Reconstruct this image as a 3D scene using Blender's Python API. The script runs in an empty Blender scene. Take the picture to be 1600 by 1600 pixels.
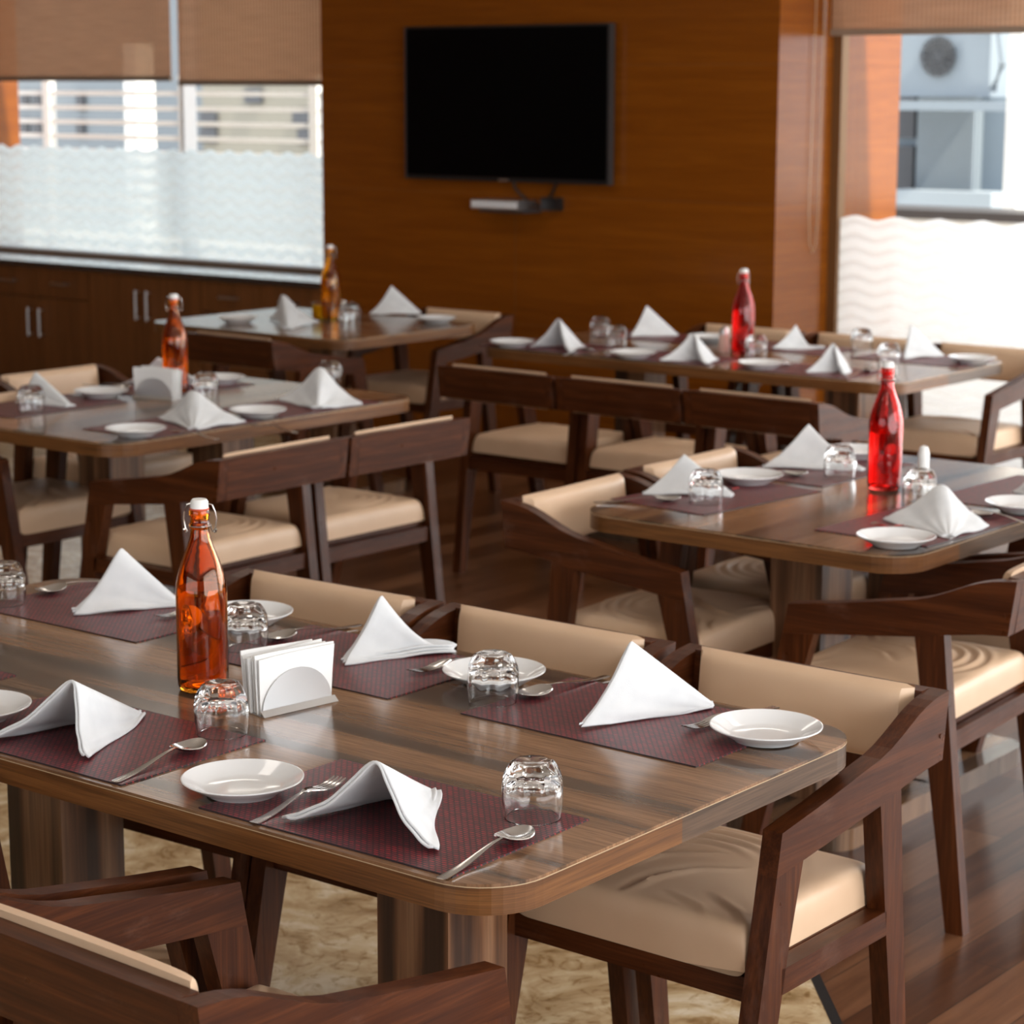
import bpy, bmesh, math, random
from mathutils import Vector, Matrix
random.seed(7)
D = bpy.data
S = bpy.context.scene
COL = S.collection
R = math.radians

# ------------------------------------------------------------------ camera
F = 3540.66
YAW, PITCH, ROLL = .671149, .184757, .00297
CZ = 1.76
fw = Vector((-math.sin(YAW)*math.cos(PITCH), math.cos(YAW)*math.cos(PITCH), -math.sin(PITCH)))
r0 = Vector((math.cos(YAW), math.sin(YAW), 0)); u0 = r0.cross(fw)
RT = r0*math.cos(ROLL) + u0*math.sin(ROLL); UP = u0*math.cos(ROLL) - r0*math.sin(ROLL)
cam = D.cameras.new('camera'); co = D.objects.new('camera', cam); COL.objects.link(co)
m = Matrix((RT, UP, -fw)).transposed().to_4x4(); m.translation = (0, 0, CZ); co.matrix_world = m
cam.sensor_width = 24; cam.sensor_height = 24; cam.lens = 24*F/1600; cam.clip_start = .05; cam.clip_end = 200
cam.dof.use_dof = True; cam.dof.focus_distance = 3.15; cam.dof.aperture_fstop = 5.2
S.camera = co

# ------------------------------------------------------------------ world, daylight, exposure
W = D.worlds.new('daylight'); S.world = W; W.use_nodes = True
wn = W.node_tree.nodes; wn.clear()
wo = wn.new('ShaderNodeOutputWorld'); bg = wn.new('ShaderNodeBackground')
bg.inputs[0].default_value = (.90, .95, 1.0, 1); bg.inputs[1].default_value = 2.6
W.node_tree.links.new(bg.outputs[0], wo.inputs[0])
vs = S.view_settings; vs.view_transform = 'Standard'; vs.look = 'None'; vs.gamma = 1; vs.use_curve_mapping = False
vs.exposure = 0.0
S.cycles.max_bounces = 12; S.cycles.transmission_bounces = 10; S.cycles.transparent_max_bounces = 16
S.cycles.sample_clamp_indirect = 6; S.cycles.blur_glossy = .6; S.cycles.use_denoising = True
def area(name, loc, target, sx, sy, power, color=(1, 1, 1)):
    l = D.lights.new(name, 'AREA'); l.shape = 'RECTANGLE'; l.size = sx; l.size_y = sy; l.energy = power; l.color = color
    o = D.objects.new(name, l); COL.objects.link(o); o.location = loc
    o.rotation_euler = (Vector(target)-Vector(loc)).to_track_quat('-Z', 'Y').to_euler()
    return o
sl = D.lights.new('sun', 'SUN'); sl.energy = 9; sl.angle = R(2); sl.color = (1, .90, .72)
so = D.objects.new('sun', sl); COL.objects.link(so); so.rotation_euler = Vector((-.58, .10, -.81)).to_track_quat('-Z', 'Y').to_euler()
area('window_daylight_right', (2.55, 3.4, 1.5), (-4, 3.9, .9), 7.5, 2.3, 195, (1, 1, 1))
area('window_daylight_back', (-.2, 9.1, 1.2), (-.6, 3, .6), 6.0, 2.2, 190, (1, 1, 1))
area('window_daylight_behind', (-2.5, -2.9, 1.6), (-4, 4, .9), 7, 2.2, 8, (1, .95, .88))
for i, (x, y) in enumerate(((-1.2, 2.6), (-3.6, 2.4), (-2.2, 5.2), (-5.0, 5.2), (-4.4, 7.4), (-7.2, 6.6))):  # added fill lights under the ceiling, without any fixtures
    area('ceiling_fill', (x, y, 2.78), (x, y, 0), .6, .6, 5, (1, .93, .84))

# ------------------------------------------------------------------ pixels of the 1600 frame back to places in the room
def ray(u, v): return fw + RT*((u-800)/F) - UP*((v-800)/F)
def onz(u, v, z):
    d = ray(u, v); return Vector((0, 0, CZ)) + d*((z-CZ)/d.z)
def ony(u, v, y):
    d = ray(u, v); return Vector((0, 0, CZ)) + d*(y/d.y)

# ------------------------------------------------------------------ materials
def mat(name):
    M = D.materials.new(name); M.use_nodes = True
    nt = M.node_tree; b = nt.nodes['Principled BSDF']
    return M, nt, b
def N(nt, t, **k):
    n = nt.nodes.new(t)
    for a, v in k.items():
        if a.startswith('i_'):
            key = a[2:]; key = int(key) if key.isdigit() else key.replace('_', ' ')
            n.inputs[key].default_value = v
        else: setattr(n, a, v)
    return n
def L(nt, a, b): nt.links.new(a, b)
def coords(nt, scale=(1, 1, 1), rot=(0, 0, 0), kind='Object'):
    c = N(nt, 'ShaderNodeTexCoord'); mp = N(nt, 'ShaderNodeMapping')
    mp.inputs['Scale'].default_value = scale; mp.inputs['Rotation'].default_value = rot
    L(nt, c.outputs[kind], mp.inputs[0]); return mp.outputs[0]
def ramp(nt, fac, stops):
    r = N(nt, 'ShaderNodeValToRGB'); e = r.color_ramp.elements
    while len(e) < len(stops): e.new(.5)
    for el, (p, c) in zip(e, stops): el.position = p; el.color = (*c, 1)
    L(nt, fac, r.inputs[0]); return r.outputs[0]
def bump(nt, b, h, strength=.2, dist=.002):
    n = N(nt, 'ShaderNodeBump', i_Strength=strength, i_Distance=dist); L(nt, h, n.inputs['Height']); L(nt, n.outputs[0], b.inputs['Normal'])
def plain(name, col, rough=.5, metal=0, spec=.5, **k):
    M, nt, b = mat(name); b.inputs['Base Color'].default_value = (*col, 1); b.inputs['Roughness'].default_value = rough
    b.inputs['Metallic'].default_value = metal; b.inputs['Specular IOR Level'].default_value = spec
    for a, v in k.items(): b.inputs[a.replace('_', ' ')].default_value = v
    n = N(nt, 'ShaderNodeTexNoise', i_Scale=14., i_Detail=3.); L(nt, coords(nt), n.inputs['Vector'])
    mx = N(nt, 'ShaderNodeMapRange'); mx.inputs[3].default_value = max(rough-.05, .02); mx.inputs[4].default_value = rough+.05
    L(nt, n.outputs[0], mx.inputs[0]); L(nt, mx.outputs[0], b.inputs['Roughness'])
    return M
def wood(name, axis, dark, mid, light, rough=.32, scale=1., stretch=14, coat=.0, bumpy=.05, spec=.5, scuff=0):
    M, nt, b = mat(name)
    sc = [26*scale]*3; sc[axis] = 26*scale/stretch
    n = N(nt, 'ShaderNodeTexNoise', i_Scale=1., i_Detail=6., i_Roughness=.62, i_Distortion=.5); L(nt, coords(nt, sc), n.inputs['Vector'])
    sc2 = [160*scale]*3; sc2[axis] = 5*scale
    n2 = N(nt, 'ShaderNodeTexNoise', i_Scale=1., i_Detail=3.); L(nt, coords(nt, sc2), n2.inputs['Vector'])
    mx = N(nt, 'ShaderNodeMix', data_type='FLOAT'); mx.inputs[0].default_value = .35
    L(nt, n.outputs[0], mx.inputs[2]); L(nt, n2.outputs[0], mx.inputs[3])
    cr = ramp(nt, mx.outputs[0], [(.32, dark), (.5, mid), (.68, light)])
    if scuff:
        sn = N(nt, 'ShaderNodeTexNoise', i_Scale=1., i_Detail=7., i_Roughness=.7); k3 = [11.]*3; k3[axis] = 5.; L(nt, coords(nt, k3), sn.inputs['Vector'])
        sm = N(nt, 'ShaderNodeMapRange'); sm.inputs[1].default_value = .56; sm.inputs[2].default_value = .80; sm.inputs[4].default_value = scuff; L(nt, sn.outputs[0], sm.inputs[0])
        cm = N(nt, 'ShaderNodeMix', data_type='RGBA'); L(nt, sm.outputs[0], cm.inputs[0]); L(nt, cr, cm.inputs[6]); cm.inputs[7].default_value = (.20, .115, .085, 1); cr = cm.outputs[2]
    L(nt, cr, b.inputs['Base Color'])
    n3 = N(nt, 'ShaderNodeTexNoise', i_Scale=9., i_Detail=4.); L(nt, coords(nt), n3.inputs['Vector'])
    mr = N(nt, 'ShaderNodeMapRange'); mr.inputs[1].default_value = .3; mr.inputs[2].default_value = .7
    mr.inputs[3].default_value = rough-.07; mr.inputs[4].default_value = rough+.12
    L(nt, n3.outputs[0], mr.inputs[0]); L(nt, mr.outputs[0], b.inputs['Roughness'])
    b.inputs['Specular IOR Level'].default_value = spec; b.inputs['Coat Weight'].default_value = coat; b.inputs['Coat Roughness'].default_value = .2
    bump(nt, b, n2.outputs[0], bumpy, .001)
    return M
CH = ((.026, .0058, .0016), (.058, .0148, .0038), (.110, .031, .0080))
M_chair = [wood('dark_stained_chair_wood_'+'xyz'[a], a, *CH, rough=.34, scale=1.5, stretch=16, spec=.21, scuff=.40) for a in range(3)]
def laminate(name):
    M, nt, b = mat(name)
    v = coords(nt, (1, 1, 1))
    s = N(nt, 'ShaderNodeSeparateXYZ'); L(nt, v, s.inputs[0])
    # wavering boards that run along x
    w = N(nt, 'ShaderNodeTexNoise', i_Scale=1., i_Detail=2.); L(nt, coords(nt, (1.2, 5, 1)), w.inputs['Vector'])
    bx = N(nt, 'ShaderNodeTexNoise', i_Scale=1., i_Detail=2.5, i_Roughness=.55); L(nt, coords(nt, (.45, 13, 1)), bx.inputs['Vector'])
    fine = N(nt, 'ShaderNodeTexNoise', i_Scale=1., i_Detail=5., i_Roughness=.7, i_Distortion=.3); L(nt, coords(nt, (9, 210, 1)), fine.inputs['Vector'])
    base = ramp(nt, bx.outputs[0], [(.36, (.062, .040, .028)), (.45, (.110, .070, .046)), (.52, (.215, .118, .064)), (.66, (.30, .165, .088))])
    fr = ramp(nt, fine.outputs[0], [(.36, (.55, .53, .52)), (.62, (1.12, 1.1, 1.08))])
    mx = N(nt, 'ShaderNodeMix', data_type='RGBA', blend_type='MULTIPLY'); mx.inputs[0].default_value = .8
    L(nt, base, mx.inputs[6]); L(nt, fr, mx.inputs[7]); L(nt, mx.outputs[2], b.inputs['Base Color'])
    b.inputs['Roughness'].default_value = .17; b.inputs['Specular IOR Level'].default_value = .5
    bump(nt, b, fine.outputs[0], .04, .0006)
    return M
def band(name, dark, mid, light):
    M, nt, b = mat(name)
    n = N(nt, 'ShaderNodeTexNoise', i_Scale=1., i_Detail=6., i_Roughness=.62, i_Distortion=.7); L(nt, coords(nt, (2.6, 2.6, 75)), n.inputs['Vector'])
    n2 = N(nt, 'ShaderNodeTexNoise', i_Scale=1., i_Detail=4.); L(nt, coords(nt, (9, 9, 420)), n2.inputs['Vector'])
    mx = N(nt, 'ShaderNodeMix', data_type='FLOAT'); mx.inputs[0].default_value = .4
    L(nt, n.outputs[0], mx.inputs[2]); L(nt, n2.outputs[0], mx.inputs[3])
    L(nt, ramp(nt, mx.outputs[0], [(.34, dark), (.5, mid), (.66, light)]), b.inputs['Base Color'])
    b.inputs['Roughness'].default_value = .38; b.inputs['Specular IOR Level'].default_value = .4
    return M
M_line = plain('worn_pale_edge', (.50, .36, .22), .5)
M_lam = laminate('striped_walnut_laminate')
M_band = band('orange_veneer_edge', (.070, .026, .007), (.145, .057, .016), (.23, .096, .028))
M_band2 = band('grey_brown_veneer_edge', (.045, .026, .015), (.095, .055, .032), (.155, .092, .055))
def column_mat():
    M, nt, b = mat('striped_pedestal_laminate')
    bx = N(nt, 'ShaderNodeTexNoise', i_Scale=1., i_Detail=3.); L(nt, coords(nt, (15, 15, .4)), bx.inputs['Vector'])
    fine = N(nt, 'ShaderNodeTexNoise', i_Scale=1., i_Detail=4., i_Distortion=.3); L(nt, coords(nt, (180, 180, 6)), fine.inputs['Vector'])
    base = ramp(nt, bx.outputs[0], [(.38, (.050, .022, .012)), (.46, (.17, .075, .034)), (.56, (.30, .155, .080)), (.66, (.10, .052, .030))])
    mx = N(nt, 'ShaderNodeMix', data_type='RGBA', blend_type='MULTIPLY'); mx.inputs[0].default_value = .7
    L(nt, base, mx.inputs[6]); L(nt, ramp(nt, fine.outputs[0], [(.35, (.6, .58, .56)), (.65, (1.1, 1.1, 1.1))]), mx.inputs[7])
    L(nt, mx.outputs[2], b.inputs['Base Color']); b.inputs['Roughness'].default_value = .35
    return M
M_col = column_mat()
def vinyl():
    M, nt, b = mat('tan_vinyl')
    n = N(nt, 'ShaderNodeTexNoise', i_Scale=420., i_Detail=2.); L(nt, coords(nt), n.inputs['Vector'])
    g = N(nt, 'ShaderNodeTexNoise', i_Scale=5., i_Detail=3.); L(nt, coords(nt), g.inputs['Vector'])
    L(nt, ramp(nt, g.outputs[0], [(.3, (.62, .415, .265)), (.7, (.70, .49, .325))]), b.inputs['Base Color'])
    b.inputs['Roughness'].default_value = .42; bump(nt, b, n.outputs[0], .12, .0006); return M
M_vinyl = vinyl()
def cloth():
    M, nt, b = mat('white_napkin_cloth')
    w = N(nt, 'ShaderNodeTexNoise', i_Scale=700., i_Detail=2.); L(nt, coords(nt), w.inputs['Vector'])
    g = N(nt, 'ShaderNodeTexNoise', i_Scale=22., i_Detail=3.); L(nt, coords(nt), g.inputs['Vector'])
    L(nt, ramp(nt, g.outputs[0], [(.3, (.66, .68, .70)), (.7, (.73, .745, .76))]), b.inputs['Base Color'])
    b.inputs['Roughness'].default_value = .85; b.inputs['Specular IOR Level'].default_value = .2
    a = N(nt, 'ShaderNodeMath', operation='MULTIPLY_ADD'); L(nt, g.outputs[0], a.inputs[0]); a.inputs[1].default_value = 3.; L(nt, w.outputs[0], a.inputs[2])
    bump(nt, b, a.outputs[0], .25, .001); return M
M_cloth = cloth()
M_paper = plain('white_tissue_paper', (.86, .86, .85), .8, spec=.2)
def placemat_mat():
    M, nt, b = mat('maroon_woven_vinyl')
    v = coords(nt, (1, 1, 1), (0, 0, R(0)))
    br = N(nt, 'ShaderNodeTexBrick', offset=.5, i_Scale=1.); br.inputs['Color1'].default_value = (.36, .026, .036, 1); br.inputs['Color2'].default_value = (.17, .026, .033, 1)
    br.inputs['Mortar'].default_value = (.024, .017, .019, 1); br.inputs['Brick Width'].default_value = .0108; br.inputs['Row Height'].default_value = .0062
    br.inputs['Mortar Size'].default_value = .0017; br.inputs['Mortar Smooth'].default_value = .35; br.inputs['Bias'].default_value = .1
    L(nt, v, br.inputs['Vector']); L(nt, br.outputs['Color'], b.inputs['Base Color'])
    b.inputs['Roughness'].default_value = .42; bump(nt, b, br.outputs['Fac'], -.5, .0012)
    return M
M_mat = placemat_mat()
M_plate = plain('white_glazed_china', (.84, .85, .86), .12, Coat_Weight=.4, Coat_Roughness=.05)
M_steel = plain('polished_steel', (.62, .59, .56), .16, 1)
M_brushed = plain('brushed_steel', (.66, .66, .66), .34, 1)
def glassy(name, col, rough=.0, ior=1.46):
    M, nt, b = mat(name); b.inputs['Base Color'].default_value = (*col, 1); b.inputs['Transmission Weight'].default_value = 1
    b.inputs['Roughness'].default_value = rough; b.inputs['IOR'].default_value = ior; return M
M_glass = glassy('clear_glass', (.985, .99, .99))
M_red = glassy('red_bottle_glass', (.985, .34, .025), .01)
M_crimson = glassy('crimson_bottle_glass', (.90, .07, .06), .01)
M_amber = glassy('amber_bottle_glass', (.93, .50, .06), .01)
M_water = glassy('water', (.97, .98, .98), 0, 1.33)
M_yellow = glassy('yellow_glass', (.98, .80, .04), .05)
M_whiteplastic = plain('white_plastic', (.82, .82, .80), .35)
M_wire = plain('steel_wire', (.6, .58, .55), .25, 1)
M_black = plain('black_plastic', (.012, .012, .013), .35)
M_screen = plain('black_screen', (.0015, .0015, .0018), .3, spec=.08)
M_bezel = plain('grey_bezel', (.10, .10, .105), .3, .6)
def wall_wood():
    M, nt, b = mat('orange_wood_veneer_panelling')
    n = N(nt, 'ShaderNodeTexNoise', i_Scale=1., i_Detail=6., i_Roughness=.6, i_Distortion=.8); L(nt, coords(nt, (1.1, 1.1, 22)), n.inputs['Vector'])
    n2 = N(nt, 'ShaderNodeTexNoise', i_Scale=1., i_Detail=3.); L(nt, coords(nt, (4, 4, 190)), n2.inputs['Vector'])
    mx = N(nt, 'ShaderNodeMix', data_type='FLOAT'); mx.inputs[0].default_value = .4; L(nt, n.outputs[0], mx.inputs[2]); L(nt, n2.outputs[0], mx.inputs[3])
    L(nt, ramp(nt, mx.outputs[0], [(.3, (.180, .046, .0032)), (.5, (.228, .062, .0045)), (.7, (.285, .083, .0066))]), b.inputs['Base Color'])
    b.inputs['Roughness'].default_value = .20; b.inputs['Specular IOR Level'].default_value = .38
    return M
M_wall = wall_wood()
M_cab = wood('brown_cabinet_veneer', 2, (.13, .045, .012), (.19, .068, .018), (.25, .092, .026), rough=.4, scale=.8, stretch=22)
M_granite = plain('dark_polished_granite', (.03, .03, .03), .05, spec=.9, Coat_Weight=1., Coat_Roughness=.03)
def floor_wood():
    M, nt, b = mat('dark_wood_plank_floor')
    v = coords(nt, (1, 1, 1), (0, 0, R(90)))
    br = N(nt, 'ShaderNodeTexBrick', offset=.37, i_Scale=1.); br.inputs['Color1'].default_value = (.05, .05, .05, 1); br.inputs['Color2'].default_value = (.95, .95, .95, 1)
    br.inputs['Mortar'].default_value = (.0, .0, .0, 1); br.inputs['Brick Width'].default_value = 1.2; br.inputs['Row Height'].default_value = .128; br.inputs['Mortar Size'].default_value = .0012
    L(nt, v, br.inputs['Vector'])
    n = N(nt, 'ShaderNodeTexNoise', i_Scale=1., i_Detail=7., i_Roughness=.66, i_Distortion=.6); L(nt, coords(nt, (30, 2.2, 1)), n.inputs['Vector'])
    mx = N(nt, 'ShaderNodeMix', data_type='FLOAT'); mx.inputs[0].default_value = .36; L(nt, n.outputs[0], mx.inputs[2]); L(nt, br.outputs['Color'], mx.inputs[3])
    c = ramp(nt, mx.outputs[0], [(.15, (.030, .010, .005)), (.40, (.085, .032, .014)), (.60, (.17, .074, .035)), (.85, (.28, .14, .072))])
    m2 = N(nt, 'ShaderNodeMix', data_type='RGBA', blend_type='MIX'); L(nt, br.outputs['Fac'], m2.inputs[0]); L(nt, c, m2.inputs[6]); m2.inputs[7].default_value = (.02, .012, .008, 1)
    L(nt, m2.outputs[2], b.inputs['Base Color']); b.inputs['Roughness'].default_value = .28; b.inputs['Specular IOR Level'].default_value = .30
    bump(nt, b, br.outputs['Fac'], -.2, .001); return M
def marble():
    M, nt, b = mat('beige_marble_floor')
    n = N(nt, 'ShaderNodeTexNoise', i_Scale=4.5, i_Detail=9., i_Roughness=.65, i_Distortion=1.6); L(nt, coords(nt), n.inputs['Vector'])
    n2 = N(nt, 'ShaderNodeTexNoise', i_Scale=13., i_Detail=6., i_Roughness=.6, i_Distortion=2.4); L(nt, coords(nt), n2.inputs['Vector'])
    a = ramp(nt, n.outputs[0], [(.30, (.30, .19, .085)), (.43, (.50, .345, .185)), (.53, (.64, .49, .30)), (.66, (.80, .69, .52))])
    c = ramp(nt, n2.outputs[0], [(.36, (.52, .40, .25)), (.47, (.95, .93, .9)), (.62, (1, 1, 1))])
    mx = N(nt, 'ShaderNodeMix', data_type='RGBA', blend_type='MULTIPLY'); mx.inputs[0].default_value = .75; L(nt, a, mx.inputs[6]); L(nt, c, mx.inputs[7])
    L(nt, mx.outputs[2], b.inputs['Base Color']); b.inputs['Roughness'].default_value = .22
    return M
M_floor, M_marble = floor_wood(), marble()
M_strip = plain('dark_floor_strip', (.02, .018, .018), .35)
M_cream = plain('cream_painted_wall', (.70, .64, .54), .7)
M_ceil = plain('white_painted_ceiling', (.78, .76, .72), .8)
M_alu = plain('white_window_frame', (.86, .87, .88), .4)
M_bronze = plain('bronze_window_frame', (.20, .10, .035), .35, .4)
def blind_mat():
    M, nt, b = mat('brown_woven_blind')
    w = N(nt, 'ShaderNodeTexWave', wave_type='BANDS', bands_direction='X', i_Scale=14., i_Distortion=.4, i_Detail=1.); L(nt, coords(nt), w.inputs['Vector'])
    n = N(nt, 'ShaderNodeTexNoise', i_Scale=1., i_Detail=4.); L(nt, coords(nt, (4, 4, 90)), n.inputs['Vector'])
    mx = N(nt, 'ShaderNodeMix', data_type='FLOAT'); mx.inputs[0].default_value = .5; L(nt, w.outputs['Fac'], mx.inputs[2]); L(nt, n.outputs[0], mx.inputs[3])
    c = ramp(nt, mx.outputs[0], [(.25, (.33, .19, .115)), (.75, (.66, .42, .28))])
    L(nt, c, b.inputs['Base Color']); b.inputs['Roughness'].default_value = .8
    tr = N(nt, 'ShaderNodeBsdfTranslucent'); L(nt, c, tr.inputs[0]); tp = N(nt, 'ShaderNodeBsdfTransparent'); tp.inputs[0].default_value = (1, .9, .8, 1)
    s1 = N(nt, 'ShaderNodeMixShader', i_0=.5); L(nt, b.outputs[0], s1.inputs[1]); L(nt, tr.outputs[0], s1.inputs[2])
    s2 = N(nt, 'ShaderNodeMixShader', i_0=.24); L(nt, s1.outputs[0], s2.inputs[1]); L(nt, tp.outputs[0], s2.inputs[2])
    L(nt, s2.outputs[0], nt.nodes['Material Output'].inputs[0]); return M
M_blind = blind_mat()
def pane_mat(name, top, period, wl, dens, gap, film=(.88, .91, .92)):
    M, nt, b = mat(name); nt.nodes.remove(b)
    c = N(nt, 'ShaderNodeTexCoord'); s = N(nt, 'ShaderNodeSeparateXYZ'); L(nt, c.outputs['Object'], s.inputs[0])
    def mth(op, a, bb=None, cc=None):
        n = N(nt, 'ShaderNodeMath', operation=op)
        for i, v in enumerate((a, bb, cc)):
            if v is None: continue
            if isinstance(v, (int, float)): n.inputs[i].default_value = v
            else: L(nt, v, n.inputs[i])
        return n.outputs[0]
    wv = mth('MULTIPLY', mth('SINE', mth('MULTIPLY', s.outputs[0], 2*math.pi/wl)), period*.16)
    z = mth('SUBTRACT', s.outputs[2], wv)
    inside = mth('LESS_THAN', z, top)
    band = mth('FRACT', mth('DIVIDE', z, period))
    stripe = mth('LESS_THAN', band, gap)
    fr = mth('MULTIPLY', inside, mth('SUBTRACT', dens, mth('MULTIPLY', stripe, dens*.22)))
    tp = N(nt, 'ShaderNodeBsdfTransparent'); gl = N(nt, 'ShaderNodeBsdfGlossy', i_Roughness=.02)
    fz = N(nt, 'ShaderNodeFresnel'); ge = N(nt, 'ShaderNodeNewGeometry')
    L(nt, mth('ADD', 1.45, mth('MULTIPLY', ge.outputs['Backfacing'], 1/1.45-1.45)), fz.inputs[0])
    clear = N(nt, 'ShaderNodeMixShader'); L(nt, fz.outputs[0], clear.inputs[0]); L(nt, tp.outputs[0], clear.inputs[1]); L(nt, gl.outputs[0], clear.inputs[2])
    tr = N(nt, 'ShaderNodeBsdfTranslucent'); tr.inputs[0].default_value = (*film, 1); df = N(nt, 'ShaderNodeBsdfDiffuse'); df.inputs[0].default_value = (.85, .87, .88, 1)
    cm = N(nt, 'ShaderNodeMix', data_type='RGBA'); L(nt, stripe, cm.inputs[0]); cm.inputs[6].default_value = (*film, 1); cm.inputs[7].default_value = (*[c_*.93 for c_ in film], 1); L(nt, cm.outputs[2], tr.inputs[0])
    fm = N(nt, 'ShaderNodeMixShader', i_0=.25); L(nt, tr.outputs[0], fm.inputs[1]); L(nt, df.outputs[0], fm.inputs[2])
    mx = N(nt, 'ShaderNodeMixShader'); L(nt, fr, mx.inputs[0]); L(nt, clear.outputs[0], mx.inputs[1]); L(nt, fm.outputs[0], mx.inputs[2])
    L(nt, mx.outputs[0], nt.nodes['Material Output'].inputs[0]); return M
M_paneL = pane_mat('window_glass_with_wavy_frost_film', 1.396, .078, .155, .86, .5, (.77, .83, .86))
M_paneR = pane_mat('tall_window_glass_with_wavy_frost_film', 1.178, .063, .215, .82, .42, (.96, .96, .95))
M_pane0 = pane_mat('clear_window_glass', -5, .1, .2, .8, .5)

# ------------------------------------------------------------------ mesh helpers
def link(name, bm, material, parent=None, smooth=False, bev=0, seg=2, sharp=40):
    if bev:
        ed = [e for e in bm.edges if len(e.link_faces) == 2 and e.calc_face_angle(0) > R(28)]
        bmesh.ops.bevel(bm, geom=ed, offset=bev, segments=seg, affect='EDGES', profile=.5, clamp_overlap=True)
    bmesh.ops.recalc_face_normals(bm, faces=bm.faces)
    me = D.meshes.new(name); bm.to_mesh(me); bm.free()
    for p in me.polygons: p.use_smooth = smooth
    if isinstance(material, (list, tuple)):
        for q in material: me.materials.append(q)
    elif material: me.materials.append(material)
    if smooth:
        try: me.set_sharp_from_angle(angle=R(sharp))
        except Exception: pass
    o = D.objects.new(name, me); COL.objects.link(o)
    if parent: o.parent = parent
    return o
def box(bm, x0, x1, y0, y1, z0, z1):
    vs_ = [bm.verts.new((x, y, z)) for z in (z0, z1) for y in (y0, y1) for x in (x0, x1)]
    for f in ((0, 2, 3, 1), (4, 5, 7, 6), (0, 1, 5, 4), (2, 6, 7, 3), (0, 4, 6, 2), (1, 3, 7, 5)): bm.faces.new([vs_[i] for i in f])
def boxes(*bs):
    bm = bmesh.new()
    for b in bs: box(bm, *b)
    return bm
def prism_x(prof, x0, x1, bm=None):          # (y,z) outline extruded along x
    bm = bm or bmesh.new()
    a = [bm.verts.new((x0, y, z)) for y, z in prof]; b = [bm.verts.new((x1, y, z)) for y, z in prof]
    n = len(prof); bm.faces.new(a); bm.faces.new(b[::-1])
    for i in range(n): bm.faces.new((a[i], b[i], b[(i+1) % n], a[(i+1) % n]))
    return bm
def prism_z(prof, z0, z1, bm=None):
    bm = bm or bmesh.new()
    a = [bm.verts.new((x, y, z0)) for x, y in prof]; b = [bm.verts.new((x, y, z1)) for x, y in prof]
    n = len(prof); bm.faces.new(a); bm.faces.new(b[::-1])
    for i in range(n): bm.faces.new((a[i], b[i], b[(i+1) % n], a[(i+1) % n]))
    return bm
def rrect(hx, hy, r, n=8):
    out = []
    for cx, cy, a0 in ((hx-r, hy-r, 0), (-hx+r, hy-r, 90), (-hx+r, -hy+r, 180), (hx-r, -hy+r, 270)):
        for i in range(n+1):
            a = R(a0+90*i/n); out.append((cx+r*math.cos(a), cy+r*math.sin(a)))
    return out
def lathe(prof, n=40, bm=None, closed=False, fac=None):
    bm = bm or bmesh.new(); rings = []
    for r, z in prof:
        if r < 1e-6: rings.append([bm.verts.new((0, 0, z))])
        else:
            rings.append([bm.verts.new((r*(fac(k, z) if fac else 1)*math.cos(2*math.pi*k/n), r*(fac(k, z) if fac else 1)*math.sin(2*math.pi*k/n), z)) for k in range(n)])
    def bridge(a, b):
        for k in range(n):
            p = [a[k % len(a)], a[(k+1) % len(a)], b[(k+1) % len(b)], b[k % len(b)]]
            q = []
            for v in p:
                if v not in q: q.append(v)
            if len(q) > 2: bm.faces.new(q)
    for i in range(len(rings)-1): bridge(rings[i], rings[i+1])
    if closed: bridge(rings[-1], rings[0])
    return bm
def tube(pts, r, n=8, bm=None, cyclic=False):
    bm = bm or bmesh.new(); pts = [Vector(p) for p in pts]; rings = []
    for i, p in enumerate(pts):
        t = (pts[min(i+1, len(pts)-1)]-pts[max(i-1, 0)]).normalized()
        a = t.cross(Vector((0, 0, 1)) if abs(t.z) < .9 else Vector((1, 0, 0))).normalized(); b = t.cross(a)
        rings.append([bm.verts.new(p+(a*math.cos(2*math.pi*k/n)+b*math.sin(2*math.pi*k/n))*r) for k in range(n)])
    for i in range(len(rings)-1):
        for k in range(n): bm.faces.new((rings[i][k], rings[i][(k+1) % n], rings[i+1][(k+1) % n], rings[i+1][k]))
    bm.faces.new(rings[0]); bm.faces.new(rings[-1][::-1]); return bm
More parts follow.
